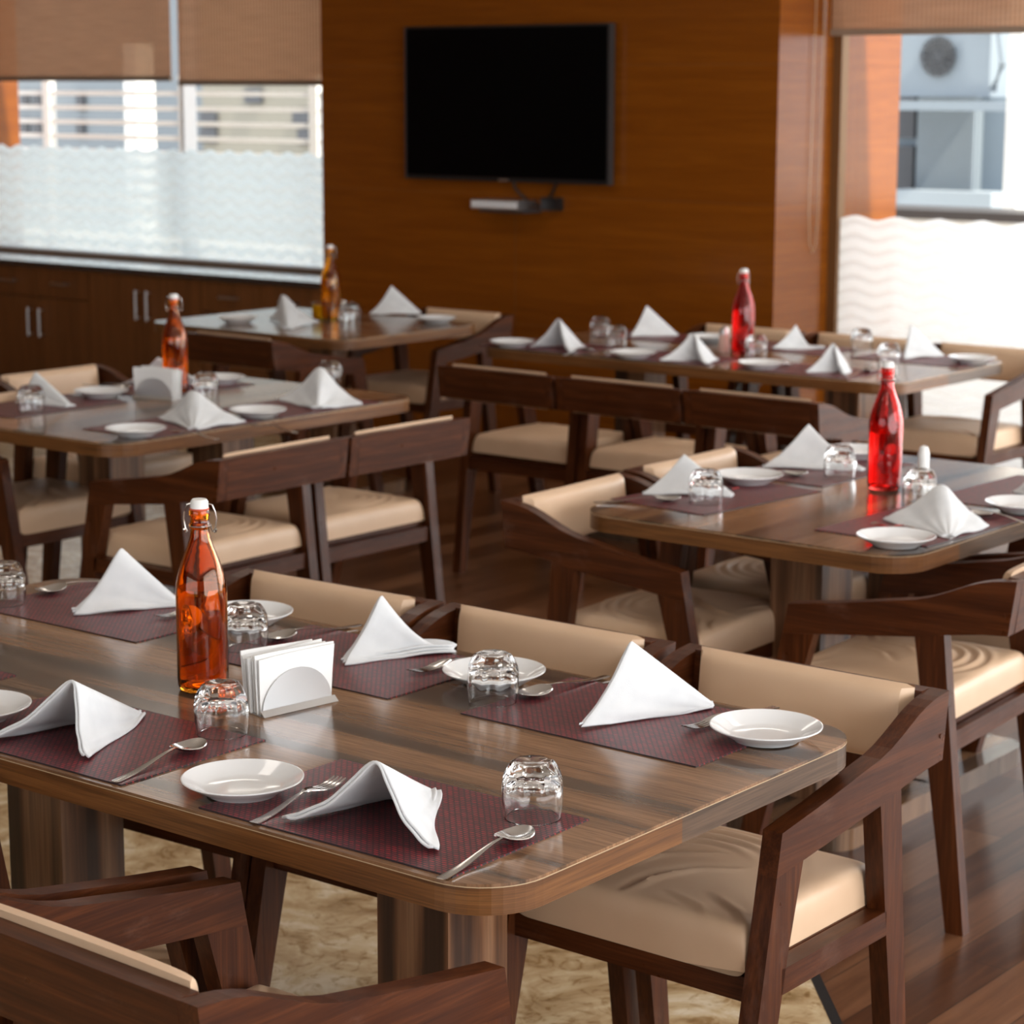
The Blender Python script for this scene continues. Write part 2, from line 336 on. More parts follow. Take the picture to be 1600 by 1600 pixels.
def shell(P, th, bm=None, rnd=0):             # a grid of points becomes a cloth of thickness th; rnd rounds its rim
    bm = bm or bmesh.new(); n, m_ = len(P), len(P[0]); up, lo, nr = [], [], []
    for i in range(n):
        ru, rl, rn = [], [], []
        for j in range(m_):
            a = P[min(i+1, n-1)][j]-P[max(i-1, 0)][j]; b = P[i][min(j+1, m_-1)]-P[i][max(j-1, 0)]
            nn = a.cross(b); nn = nn.normalized() if nn.length > 1e-12 else Vector((0, 0, 1))
            ru.append(bm.verts.new(P[i][j]+nn*th/2)); rl.append(bm.verts.new(P[i][j]-nn*th/2)); rn.append(nn)
        up.append(ru); lo.append(rl); nr.append(rn)
    for i in range(n-1):
        for j in range(m_-1):
            bm.faces.new((up[i][j], up[i+1][j], up[i+1][j+1], up[i][j+1])); bm.faces.new((lo[i][j], lo[i][j+1], lo[i+1][j+1], lo[i+1][j]))
    loop = [(i, 0) for i in range(n)]+[(n-1, j) for j in range(1, m_)]+[(i, m_-1) for i in range(n-2, -1, -1)]+[(0, j) for j in range(m_-2, 0, -1)]
    k = len(loop); U = [up[i][j] for i, j in loop]; W_ = [lo[i][j] for i, j in loop]
    rings = [U]
    if rnd:
        outs = []
        for q, (i, j) in enumerate(loop):
            ii, jj = min(max(i, 1), n-2), min(max(j, 1), m_-2)
            o_ = P[i][j]-P[ii][jj]; o_ -= nr[i][j]*o_.dot(nr[i][j]); outs.append(o_.normalized() if o_.length > 1e-9 else Vector((0, 0, 0)))
        for f, g in ((.33, .75), (-.33, .75)):
            rings.append([bm.verts.new(P[i][j]+nr[i][j]*th/2*f*1.6+outs[q]*th*.5*g*rnd) for q, (i, j) in enumerate(loop)])
    rings.append(W_)
    for x, y in zip(rings, rings[1:]):
        for q in range(k): bm.faces.new((x[q], y[q], y[(q+1) % k], x[(q+1) % k]))
    return bm
def tag(o, label=None, cat=None, group=None, kind=None):
    if label: o['label'] = label
    if cat: o['category'] = cat
    if group: o['group'] = group
    if kind: o['kind'] = kind
    return o
def thing(name, label, cat, loc=(0, 0, 0), rz=0, group=None):
    o = D.objects.new(name, None); o.empty_display_size = .05; COL.objects.link(o); o.location = loc; o.rotation_euler = (0, 0, rz)
    return tag(o, label, cat, group)
def struct(name, bm, material, bev=0): return tag(link(name, bm, material, bev=bev), kind='structure')
def dup(root, loc, rz, label, group=None):
    r = root.copy(); COL.objects.link(r); r.location = loc; r.rotation_euler = (0, 0, rz); r['label'] = label
    if group: r['group'] = group
    for ch in root.children:
        c = ch.copy(); COL.objects.link(c); c.parent = r
        for g in ch.children:
            d = g.copy(); COL.objects.link(d); d.parent = c
    return r

# ------------------------------------------------------------------ the room
YW, YG, YO = 8.75, 9.25, 9.85
XL, XR = -8.22, -5.445            # corners of the panelled wall that carries the television
CEIL = 2.85
struct('floor', boxes((-13, 4, -4, 9.9, -.1, 0)), M_floor)
poly = [(-13, -4), (-1.7, -4), (-1.7, 3.17), (-2.29, 3.845), (-4.4, 3.95), (-6.1, 4.4), (-6.1, 6.4), (-8.0, 8.3), (-13, 8.3)]
struct('floor_marble', prism_z(poly, -.02, .0015), M_marble)
bm = bmesh.new()
a, b = Vector((-1.7, 3.17)), Vector((-2.29, 3.845)); t = (b-a).normalized(); nrm = Vector((t.y, -t.x))*.022
prism_z([tuple(a), tuple(a+nrm), tuple(b+nrm), tuple(b)], -.02, .0022, bm)
struct('trim_1', bm, M_strip)
struct('ceiling', boxes((-13, 4, -4, YG+.14, CEIL, CEIL+.1)), M_ceil)
struct('wall_back', boxes((XL, XR, YW, YO, 0, CEIL)), M_wall)
bm = bmesh.new()                                   # shadow gaps between the veneer sheets
xs_ = ony(805, 420, YW).x
box(bm, xs_-.0015, xs_+.0015, YW-.0008, YW+.01, 0, 1.25)
for z in (.62, 1.25, 1.87): box(bm, XL, XR+.0006, YW-.0006, YW+.01, z-.001, z+.001)
for z in (.62, 1.25, 1.87): box(bm, XR-.01, XR+.0006, YW, YO, z-.001, z+.001)
struct('trim_2', bm, plain('panel_joint', (.16, .045, .008), .6))
struct('wall_left', boxes((-13.1, -13, -4, 9.9, 0, CEIL), (-13, -11.75, 8.4, 9.66, 0, CEIL)), M_wall)
struct('wall_front', boxes((-13, 4, -4.1, -4, 0, .5), (-13, 4, -4.1, -4, 2.4, CEIL), (-13, -6, -4.1, -4, .5, 2.4), (1, 4, -4.1, -4, .5, 2.4)), plain('dark_brown_panelling', (.14, .07, .035), .5))
struct('wall_right', boxes((2.7, 2.8, -4, 9.9, 0, .35), (2.7, 2.8, -4, 9.9, 2.65, CEIL), (2.7, 2.8, -4, -.6, .35, 2.65), (2.7, 2.8, 7.6, 9.9, .35, 2.65)), M_cream)
struct('wall_top', boxes((-11.75, XL, YG-.02, YG+.14, 2.62, CEIL), (XR, 3.2, YG-.02, YG+.14, 2.62, CEIL)), M_cream)
struct('wall_under_window', boxes((-11.75, XL, YG-.02, YG+.14, 0, .74)), M_cream)
struct('trim_3', boxes((2.5, 3.2, YG-.02, YG+.14, 0, 2.62)), M_cream)

def window(n, x0, x1, z0, z1, fmat, pmat, mull, fwid=.045):
    w = tag(D.objects.new('window_%d' % n, None), kind='structure'); COL.objects.link(w)
    bm = boxes((x0, x0+fwid, YG-.03, YG+.03, z0, z1), (x1-fwid, x1, YG-.03, YG+.03, z0, z1), (x0, x1, YG-.03, YG+.03, z1-fwid, z1))
    if z0 > .2: box(bm, x0, x1, YG-.03, YG+.03, z0, z0+.012)
    else: box(bm, x0, x1, YG-.03, YG+.03, 0, .04)
    for a, b in mull: box(bm, a, b, YG+(.05 if n == 1 else .006), YG+(.15 if n == 1 else .06), z0, z1)
    link('window_frame', bm, fmat, w)
    if z0 > .2: link('window_sill', boxes((x0, x1, YG-.036, YG-.0301, z0-.013, z0+.001)), M_bronze, w)
    link('window_pane', boxes((x0+.01, x1-.01, YG-.003, YG+.003, z0+.005, z1-.01)), pmat, w)
    return w
window(1, -11.75, XL, .765, 2.62, M_alu, M_paneL, [(-9.866, -9.835)], .04)
window(2, XR, 2.5, 0, 2.62, M_bronze, M_paneR, [(-2.95, -2.90), (-.3, -.25)], .045)

# roller blinds
def blind(label, x0, x1, z0, y=9.16):
    b = thing('roller_blind', label, 'blind', ((x0+x1)/2, y, z0), 0, None)
    h = (x1-x0)/2
    link('blind_fabric', boxes((-h, h, -.0015, .0015, .02, 2.56-z0)), M_blind, b)
    link('bottom_bar', boxes((-h, h, -.009, .009, 0, .028)), plain('taupe_blind_bar', (.30, .22, .16), .5), b, bev=.004)
    link('roller_tube', lathe([(0, -h), (.03, -h), (.03, h), (0, h)], 20), M_whiteplastic, b).matrix_local = Matrix.Translation((0, 0, 2.57-z0)) @ Matrix.Rotation(R(90), 4, 'Y')
    return b
pa, pb = ony(268, 130, 9.16), ony(280, 132, 9.16)
blind('left brown woven blind half drawn over the window above the cabinets', -11.7, pa.x, 1.795)
blind('right brown woven blind beside the television wall over the low cabinets', pb.x, XL-.03, 1.772)
blind('brown woven blind pulled up high on the bright window at right', XR+.02, -2.98, 2.0)
bm = bmesh.new(); cx_ = ony(1262, 200, 8.95)
pts = [(XR+.012, 9.11, 2.5), (XR+.012, 9.10, 1.2), (XR+.012, 9.085, 1.06), (XR+.012, 9.06, 1.02), (XR+.012, 9.035, 1.06), (XR+.012, 9.02, 1.2), (XR+.012, 9.04, 2.5)]
o = link('blind_cord', tube(pts, .002, 6, bm), plain('tan_cord', (.55, .38, .22), .6), smooth=True)
tag(o, 'looped blind pull cord hanging in front of the orange wood return', 'cord')

# low cabinets with a polished top, built into the niche beside the wall
def handle(bm, a, b, d=.028):
    a, b = Vector(a), Vector(b); o_ = Vector((0, -d, 0)); tube([a, a+o_*.7, a+o_, ], .005, 8, bm); tube([b, b+o_*.7, b+o_], .005, 8, bm)
    e = (b-a).normalized()*.012; tube([a-e+o_, b+e+o_], .0075, 10, bm); return bm
def cabinet(label, x0, x1, kind):
    w = x1-x0; c = thing('cabinet', label, 'cabinet', ((x0+x1)/2, YW, 0), 0, 'low cabinets under the left window'); h = w/2
    link('carcass', boxes((-h+.001, h-.001, .022, .47, .06, .72), (-h+.001, h-.001, .06, .47, 0, .06)), M_cab, c)
    def door(a, b, z0, z1, hx, nm='door', hz=None):
        d = link(nm, boxes((a+.002, b-.002, 0, .02, z0+.002, z1-.002)), M_cab, c, bev=.0015)
        if nm == 'door': q = handle(bmesh.new(), (hx, 0, hz[0]), (hx, 0, hz[1]))
        else: q = handle(bmesh.new(), (hx-.055, 0, (z0+z1)/2+.0), (hx+.055, 0, (z0+z1)/2))
        link('handle', q, M_brushed, d, smooth=True)
    if kind == 'tall':
        door(-h, 0, .06, .715, -.045, hz=(.475, .62)); door(0, h, .06, .715, .045, hz=(.475, .62))
    elif kind == 'pair':
        door(-h, 0, .545, .715, -h/2, 'drawer'); door(0, h, .545, .715, h/2, 'drawer')
        door(-h, 0, .06, .54, -.05, hz=(.32, .465)); door(0, h, .06, .54, .05, hz=(.32, .465))
    else:
        door(-h, h, .545, .715, 0, 'drawer'); door(-h, 0, .06, .54, -.05, hz=(.32, .465)); door(0, h, .06, .54, .05, hz=(.32, .465))
cabinet('brown wooden low cabinet with two drawers over two doors at the far left', -11.02, -10.075, 'pair')
cabinet('brown wooden low cabinet with two tall doors and upright handles', -10.073, -9.15, 'tall')
cabinet('brown wooden low cabinet with two drawers next to the television wall', -9.148, XL-.012, 'pair')
cabinet('brown wooden low cabinet with two drawers cut off by the left frame edge', -11.745, -11.022, 'single')
o = link('countertop', boxes((-11.745, XL-.004, YW-.03, YG-.04, .722, .752)), M_granite, bev=.003)
tag(o, 'long dark polished countertop reflecting the left window', 'countertop')

# television with its box on the wall below
ta, tb = ony(633, 42, YW-.06), ony(953, 41, YW-.06); tz0 = ony(955, 290, YW-.06).z; tz1 = ta.z
tv = thing('television', 'large black flat television mounted on the orange wood wall', 'television', ((ta.x+tb.x)/2, YW-.06, (tz0+tz1)/2))
hw, hh = (tb.x-ta.x)/2, (tz1-tz0)/2
link('screen', boxes((-hw+.012, hw-.012, -.003, .004, -hh+.022, hh-.012)), M_screen, tv)
link('bezel', boxes((-hw, hw, -.001, .03, -hh, hh)), M_black, tv, bev=.004)
link('frame', boxes((-hw-.002, -hw+.004, -.004, .03, -hh, hh), (hw-.004, hw+.008, -.004, .03, -hh, hh)), M_bezel, tv)
link('logo_badge', boxes((-.03, .03, -.004, 0, -hh+.004, -hh+.012)), M_brushed, tv)
link('wall_bracket', boxes((-.3, .3, .03, .06, -.2, .2)), M_black, tv)
pz = ony(786, 320, 8.66)
sb = thing('set_top_box', 'small silver set top box on a wall shelf under the television', 'media box', (pz.x, 8.66, pz.z))
link('box_body', boxes((-.145, .145, -.07, .08, -.02, .025)), M_brushed, sb, bev=.004)
link('front_panel', boxes((-.14, .14, -.073, -.069, -.012, .02)), plain('pale_box_front', (.8, .8, .82), .3), sb)
sh = link('wall_shelf', boxes((pz.x-.10, pz.x+.17, 8.60, YW, pz.z-.034, pz.z-.021)), M_bezel, bev=.002)
tag(sh, 'small grey wall shelf holding the silver box', 'shelf')
o = link('television_cable', tube([(pz.x+.02, 8.70, tz0+.05), (pz.x+.05, 8.69, tz0-.03), (pz.x+.12, 8.70, tz0-.09), (pz.x+.2, 8.715, tz0-.12), (pz.x+.25, 8.725, tz0-.05), (pz.x+.30, 8.72, tz0+.04)], .007, 8), M_black, smooth=True)
tag(o, 'black cable looping below the television beside the silver box', 'cable')
o = link('power_adapter', boxes((pz.x+.20, pz.x+.30, 8.70, YW, pz.z-.02, pz.z+.04)), M_black, bev=.006)
tag(o, 'small black plug block on the wood wall under the television', 'plug')

# ------------------------------------------------------------------ outside
M_bld = plain('grey_blue_rendered_facade', (.155, .20, .25), .8)
M_bld2 = plain('beige_rendered_facade', (.22, .21, .18), .8)
M_bldw = plain('white_rendered_wall', (.80, .80, .78), .8)
M_dark = plain('dark_window_glass', (.05, .055, .065), .2)
M_ground = plain('pale_concrete_ground', (.62, .61, .58), .9)
M_acw = plain('white_metal_casing', (.22, .265, .31), .5)
struct('ground_outside', boxes((-60, 30, YO+.2, 60, -.5, -.3)), M_ground)
def pt(u, v, y): return ony(u, v, y)
# seen through the left window
f = thing('apartment_building', 'beige apartment block with dark windows behind the white railing', 'building', (-19, 22, -.3))
link('facade', boxes((-3.9, 9, 0, 4, 0, 9)), M_bld2, f)
for i, (u, v) in enumerate(((325, 187), (325, 212), (470, 185), (478, 214), (395, 150))):
    p = pt(u, v, 21.95)-Vector((-19, 21.95, -.3)); link('window', boxes((p.x-.15, p.x+.15, -.06, .1, p.z-.10, p.z+.10)), M_dark, f)
g = thing('grey_building', 'pale grey blue building far outside behind the left end of the railing', 'building', (-27, 24, -.3))
link('facade', boxes((-8, 3.8, 0, 4, 0, 9)), plain('pale_blue_facade', (.19, .22, .25), .8), g)
for (u, v) in ((38, 155), (57, 155), (38, 198), (57, 198), (125, 160), (125, 200)):
    p = pt(u, v, 23.95)-Vector((-27, 23.95, -.3)); link('window', boxes((p.x-.085, p.x+.085, -.06, .1, p.z-.13, p.z+.13)), M_dark, g)
rl = thing('balcony_railing', 'white slatted metal railing outside the left window', 'railing', (-11, 10.6, 0))
def rx(u): return ony(u, 180, 10.6).x+11
z_ = lambda v: ony(390, v, 10.6).z
for v in (147, 171, 195, 219, 243, 267, 291, 315, 339): link('rail', boxes((-3.2, 2.2, -.02, .02, z_(v+3.6), z_(v-3.6))), M_bldw, rl)
for u in (77, 290, 494): link('post', boxes((rx(u)-.035, rx(u)+.035, -.03, .03, 0, z_(118))), M_bldw, rl)
pp = ony(219, 190, 12.5)
o = link('white_highlight', boxes((pp.x-.07, pp.x+.07, 12.4, 12.6, -.3, 2.1)), M_bldw, bev=.01); tag(o, 'bright white pillar block standing outside behind the railing', 'highlight')  # upright white block put in to stand for a bright highlight
# seen through the right window
w0, w1 = pt(1380, 200, 17).x, pt(1575, 200, 17).x
q = thing('neighbour_building', 'grey blue building wall outside the right window', 'building', ((w0+w1)/2, 17, -.3))
hw_ = (w1-w0)/2
link('facade', boxes((-hw_-1.5, hw_, 0, 3, 0, 9)), M_bld, q)
def onq(u, v): 
    p = pt(u, v, 17); return p.x-(w0+w1)/2, p.z+.3
xa, za = onq(1398, 215); xb, zb = onq(1435, 145)
link('window', boxes((xa, xb, -.05, .1, za, zb)), M_dark, q)
xa, za = onq(1398, 318); xb, zb = onq(1432, 228)
link('window', boxes((xa, xb, -.05, .1, za, zb)), M_dark, q)
xa, za = onq(1443, 300); xb, zb = onq(1538, 150)
bm = bmesh.new(); k = 22
for i in range(k): box(bm, xa+(xb-xa)*i/k, xa+(xb-xa)*(i+.62)/k, -.14, -.04, za, zb)
box(bm, xa, xb, -.1, 0, za, zb)
link('corrugated_panel', bm, plain('grey_corrugated_sheet', (.20, .24, .28), .6), q)
xa, za = onq(1425, 318); xb, zb = onq(1545, 298); link('ledge', boxes((xa, xb+.2, -.35, 0, za, zb)), plain('pale_ledge', (.30, .35, .40), .8), q)
xa, za = onq(1425, 150); xb, zb = onq(1550, 136); link('canopy', boxes((xa, xb, -.55, 0, za, zb)), M_bldw, q)
p = pt(1468, 88, 15.6)
ac = thing('air_conditioner', 'white outdoor air conditioner with a round fan on the building outside', 'air conditioner', (p.x, 15.6, p.z))
link('casing', boxes((-.42, .42, 0, .32, -.30, .34)), M_acw, ac, bev=.02)
bm = bmesh.new()
for rr in (.04, .07, .10, .125, .145): tube([(rr*math.cos(R(a_)), -.03, rr*math.sin(R(a_))) for a_ in range(0, 361, 15)], .006, 6, bm)
for a_ in range(0, 180, 30): tube([(-(.145)*math.cos(R(a_)), -.03, -(.145)*math.sin(R(a_))), ((.145)*math.cos(R(a_)), -.03, (.145)*math.sin(R(a_)))], .006, 6, bm)
link('fan_grille', bm, M_dark, ac)
link('fan', prism_x([(0, 0)]+[(.0, 0)], 0, .01) if False else lathe([(0, 0), (.14, 0), (.14, .01), (0, .01)], 30), plain('dark_fan_opening', (.12, .13, .14), .6), ac).matrix_local = Matrix.Translation((0, -.002, 0)) @ Matrix.Rotation(R(90), 4, 'X')
link('mounting_frame', boxes((-.75, .75, -.1, .5, -.40, -.33), (-.7, -.64, -.05, .5, -.8, -.38), (.64, .7, -.05, .5, -.8, -.38)), M_acw, ac)
link('pipe', tube([(.30, -.05, .3), (.52, -.08, .2), (.55, -.05, -.05), (.45, 0, -.25)], .03, 8), M_acw, ac, smooth=True)
x0, x1 = pt(1571, 200, 13).x, pt(1592, 200, 13).x
struct('column_outside', boxes((x0, x1, 13, 13.4, -.3, 5)), M_bldw)
x0, x1 = pt(1380, 335, 12.2).x, pt(1700, 335, 12.2).x; z0, z1 = pt(1500, 343, 12.2).z, pt(1500, 329, 12.2).z
struct('parapet_outside', boxes((x0-.6, x1+3, 12.2, 12.5, -.3, z0)), M_bldw)
o = struct('parapet_coping_outside', boxes((x0-.6, x1+3, 12.1, 12.6, z0, z1)), plain('dark_coping', (.05, .045, .045), .6))

# ------------------------------------------------------------------ tables
TZ = .76
def table(label, x0, x1, y0, y1, peds, junction, along, rad=.10, group='laminate restaurant tables'):
    cx, cy = (x0+x1)/2, (y0+y1)/2; lx, ly = (x1-x0)/2, (y1-y0)/2
    rz = 0 if along == 'x' else R(90)
    t = thing('dining_table', label, 'table', (cx, cy, 0), rz, group)
    hx, hy = (lx, ly) if along == 'x' else (ly, lx)
    ol = rrect(hx, hy, rad, 10)
    link('tabletop', prism_z(ol, .7555, TZ), M_lam, t, bev=.0012, seg=1)
    # the edge band: a ring of veneer in two tones that meet at a butt joint
    def tow(x, y): return (cx+x, cy+y) if along == 'x' else (cx-y, cy+x)
    inn = rrect(hx-.03, hy-.03, rad-.03, 10)
    ols, ins = [], []
    n = len(ol)
    for i in range(n):
        k = 14 if (Vector(ol[i])-Vector(ol[(i+1) % n])).length > .1 else 1
        for j in range(k):
            ols.append(tuple(Vector(ol[i]).lerp(Vector(ol[(i+1) % n]), j/k))); ins.append(tuple(Vector(inn[i]).lerp(Vector(inn[(i+1) % n]), j/k)))
    n = len(ols)
    for pred, mt in ((lambda x, y: not junction(x, y), M_band), (junction, M_band2)):
        bm = bmesh.new(); any_ = False
        for i in range(n):
            a, b = ols[i], ols[(i+1) % n]; c, d = ins[(i+1) % n], ins[i]
            if not pred(*tow((a[0]+b[0])/2, (a[1]+b[1])/2)): continue
            any_ = True
            lo = [bm.verts.new((p[0], p[1], .7175)) for p in (a, b, c, d)]; hi = [bm.verts.new((p[0], p[1], .7555)) for p in (a, b, c, d)]
            bm.faces.new(lo); bm.faces.new(hi)
            for s in range(4): bm.faces.new((lo[s], lo[(s+1) % 4], hi[(s+1) % 4], hi[s]))
        if any_:
            bmesh.ops.remove_doubles(bm, verts=bm.verts, dist=1e-5)
            link('edge_band', bm, mt, t)
        else: bm.free()
    link('core_board', prism_z(rrect(hx-.031, hy-.031, rad-.031, 6), .7175, .7553), M_band, t)
    ol2, in2 = rrect(hx+.0006, hy+.0006, rad+.0006, 10), rrect(hx-.004, hy-.004, rad-.004, 10); bm = bmesh.new(); n2 = len(ol2)
    for i in range(n2):
        a, b, c, d = ol2[i], ol2[(i+1) % n2], in2[(i+1) % n2], in2[i]
        lo = [bm.verts.new((p[0], p[1], .7545)) for p in (a, b, c, d)]; hi = [bm.verts.new((p[0], p[1], .7557)) for p in (a, b, c, d)]
        bm.faces.new(lo); bm.faces.new(hi)
        for q in range(4): bm.faces.new((lo[q], lo[(q+1) % 4], hi[(q+1) % 4], hi[q]))
    bmesh.ops.remove_doubles(bm, verts=bm.verts, dist=1e-5)
    link('edge_line', bm, M_line, t)
    for (px, py) in peds:
        dx, dy = px-cx, py-cy
        if along != 'x': dx, dy = dy, -dx
        c = link('pedestal', boxes((dx-.0725, dx+.0725, dy-.0725, dy+.0725, .052, .70)), M_col, t, bev=.0015)
        bs = link('base_plate', prism_z([(dx+a, dy+b) for a, b in rrect(.25, .25, .07, 8)], 0, .052), M_lam, t, bev=.003)
        link('mounting_plate', boxes((dx-.10, dx+.10, dy-.10, dy+.10, .70, .7176)), M_band, t)
    return t
T1 = (-3.59, -1.707, 2.117, 3.062)
T2 = (-3.225, -2.325, 4.30, 5.56)
T3 = (-5.79, -4.845, 4.29, 5.62)
T4 = (-7.36, -6.19, 6.70, 7.60)
T5 = (-5.66, -3.80, 6.90, 7.80)
table('long laid walnut laminate table in the foreground with six place settings', *T1, [(-2.19, 2.585), (-3.085, 2.585)], lambda x, y: x > -1.75 and y > 2.56, 'x')
table('laid laminate table at right with the crimson bottle standing on it', *T2, [(-2.79, 4.69), (-2.79, 5.17)], lambda x, y: x > -2.37 and y > 4.58, 'y')
table('laid laminate table at left reflecting the window, with a red orange bottle', *T3, [(-5.39, 4.75), (-5.39, 5.24)], lambda x, y: False, 'y')
table('dark laid table before the cabinets carrying an amber yellow bottle', *T4, [(-6.785, 7.27)], lambda x, y: False, 'x')
table('long laid table along the back in front of the television wall', *T5, [(-5.22, 7.40), (-4.25, 7.40)], lambda x, y: x > -3.85 and y > 7.3, 'x')

# ------------------------------------------------------------------ chairs (local +y is the way the sitter faces)
HW = .26
def arm_profile():
    top = [(-.260, .778), (-.225, .7745), (-.205, .7715), (-.18, .7655), (-.155, .757), (-.13, .746), (-.10, .733), (-.07, .7215), (-.035, .712), (.006, .705), (.07, .694), (.148, .681), (.258, .665)]
    bot = [(.271, .598), (.195, .606), (-.04, .633), (-.11, .646), (-.19, .658), (-.245, .662)]
    return top+bot
def seat_mesh():
    n = 96; bm = bmesh.new(); g = []
    hx, y0, y1 = .224, -.105, .293
    for j in range(n+1):
        row = []
        for i in range(n+1):
            u, v = [math.copysign(1-(1-abs(q))**1.9, q) for q in (-1+2*i/n, -1+2*j/n)]
            x = u*hx; y = (y0+y1)/2+v*(y1-y0)/2
            e = (1-abs(u)**26)*(1-abs(v)**26); z0_ = .448-.013*max(0, min(1, (v-.90)/.08))*(1-abs(u)**30); z = z0_+(.516-z0_)*max(e, 0)**.30
            z += .010*(1-u*u)*(1-v*v)
            w = 0                                   # creases where sitters have stretched the cover
            d = math.hypot(x*.9-.01, y-.10)
            ang = math.exp(-((math.atan2(x-.01, -(y-.10))-.35)/.95)**2)
            for rr, am, wd in ((.095, .0030, .009), (.128, .0046, .008), (.158, .0050, .008), (.186, .0030, .009)):
                w += ang*am*(math.exp(-((d-rr)/wd)**2)-.9*math.exp(-((d-rr+.014)/(wd*.85))**2))
            def fold(pl, am, wd):
                best, tb = 9, 0; sgn = 1
                for k_ in range(len(pl)-1):
                    (ax, ay), (bx_, by) = pl[k_], pl[k_+1]; L2 = (bx_-ax)**2+(by-ay)**2
                    q = max(0, min(1, ((x-ax)*(bx_-ax)+(y-ay)*(by-ay))/L2)); dd = math.hypot(x-ax-q*(bx_-ax), y-ay-q*(by-ay))
                    if dd < best: best, tb = dd, (k_+q)/(len(pl)-1); sgn = 1 if (x-ax)*(by-ay)-(y-ay)*(bx_-ax) > 0 else -1
                fade = math.sin(math.pi*min(1, max(0, .08+.84*tb)))**.8
                return am*fade*(math.exp(-((best*sgn-wd*.8)/wd)**2)-math.exp(-((best*sgn+wd*.8)/wd)**2))
            w += fold([(.02, .262), (.012, .20), (-.025, .135), (-.07, .10)], .0050, .0085)
            w += fold([(.085, .19), (.06, .11), (.0, .06)], .0040, .0080)
            w += fold([(-.215, .285), (-.17, .245), (-.11, .215)], .0020, .0085)
            w += fold([(-.15, .292), (-.11, .262), (-.05, .245)], .0018, .0080)
            w += fold([(.215, .285), (.17, .245), (.11, .215)], .0024, .0085)
            w += fold([(.16, .292), (.13, .26), (.09, .24)], .0022, .0080)
            z += w*max(e, 0)**.5
            row.append(bm.verts.new((x*(1-.012*(1-e)), y, z)))
        g.append(row)
    for j in range(n):
        for i in range(n): bm.faces.new((g[j][i], g[j][i+1], g[j+1][i+1], g[j+1][i]))
    rim = [g[0][i] for i in range(n)]+[g[j][n] for j in range(n)]+[g[n][n-i] for i in range(n)]+[g[n-j][0] for j in range(n)]
    bm.faces.new(rim[::-1])
    return bm
def make_chair():
    t = thing('dining_chair', 'x', 'chair')
    link('seat', seat_mesh(), M_vinyl, t, smooth=True)
    xo, xi = HW, HW-.034
    for s in (-1, 1):
        a, b = sorted((s*xo, s*xi))
        link('arm', prism_x(arm_profile(), a, b), M_chair[1], t, bev=.0022)
        link('leg', prism_x([(.271, .5979), (.389, 0), (.347, 0), (.257, .36), (.231, .475), (.1952, .6058)], a, b), M_chair[2], t, bev=.002)
        link('leg', prism_x([(-.04, .634), (-.067, .444), (-.134, 0), (-.175, 0), (-.128, .427), (-.106, .645)], a, b), M_chair[2], t, bev=.002)
        link('seat_rail', boxes((a, b, -.072, .250, .405, .4465)), M_chair[1], t, bev=.0015)
    link('seat_rail', boxes((-xi, xi, .250, .288, .396, .436)), M_chair[0], t, bev=.0015)
    link('seat_rail', boxes((-xi, xi, -.12, -.09, .385, .43)), M_chair[0], t, bev=.0015)
    link('seat_board', boxes((-xi+.002, xi-.002, -.098, .27, .432, .4475)), M_chair[0], t)
    link('backrest', prism_x([(-.260, .7775), (-.228, .7775), (-.215, .662), (-.246, .662)], -xi, xi), M_chair[0], t, bev=.002)
    # upholstered pad: soft edged slab on the inner face, a little higher than the wood
    bm = bmesh.new(); n = 28; f = []
    for j in range(n+1):
        r = []
        for i in range(n+1):
            u, v = -1+2*i/n, -1+2*j/n
            e = max((1-abs(u)**10)*(1-abs(v)**8), 0)**.4
            z = .7205+v*.0655; y = -.2275+(.7775-z)*.10+.030*e+.004*(1-u*u)
            r.append(bm.verts.new((u*.213, y, z)))
        f.append(r)
    for j in range(n):
        for i in range(n): bm.faces.new((f[j][i], f[j+1][i], f[j+1][i+1], f[j][i+1]))
    rim = [f[0][i] for i in range(n)]+[f[j][n] for j in range(n)]+[f[n][n-i] for i in range(n)]+[f[n-j][0] for j in range(n)]
    bm.faces.new(rim)
    link('back_pad', bm, M_vinyl, t, smooth=True)
    for s in (-1, 1):
        link('screw_plug', lathe([(0, 0), (.004, 0), (.004, .0012), (0, .0012)], 12), M_chair[0], t).matrix_local = Matrix.Translation((s*(HW+.0004), -.235, .705)) @ Matrix.Rotation(R(90*s), 4, 'Y')
    return t
chair0 = make_chair(); first = [True]
def chair(x, y, deg, label, group):
    rz = R(deg-90)
    if first[0]:
        first[0] = False; chair0.location = (x, y, 0); chair0.rotation_euler = (0, 0, rz); tag(chair0, label, None, group); return chair0
    return dup(chair0, (x, y, 0), rz, label, group)
G = 'chairs around the foreground table'
chair(-1.960, 3.052, -90, 'dark wood chair behind the foreground table, its arm around the right table end', G)
chair(-2.500, 3.040, -89, 'dark wood chair behind the foreground table, second from its right end', G)
chair(-3.030, 3.020, -88, 'dark wood chair behind the foreground table, just right of the red orange bottle', G)
chair(-1.962, 1.872, 88.5, 'dark wood chair in the bottom left corner seen from behind, tan pad along its top', G)
chair(-2.515, 1.885, 89, 'dark wood chair at the left edge, its arm beside the nearest chair arm', G)
chair(-3.070, 1.885, 90, 'dark wood chair before the foreground table, almost wholly cut off at the left', G)
G = 'chairs around the right table'
chair(-3.135, 4.487, 2, 'dark wood chair at the left side of the right table, curved arm toward the camera', G)
chair(-3.160, 5.035, 0, 'dark wood chair behind the nearer one, left of the right table', G)
chair(-2.270, 4.400, 184, 'dark wood chair at the right frame edge, its arm reaching under the right table', G)
chair(-2.270, 5.010, 180, 'dark wood chair hidden beyond the right table on its far right side', G)
G = 'chairs around the left table'
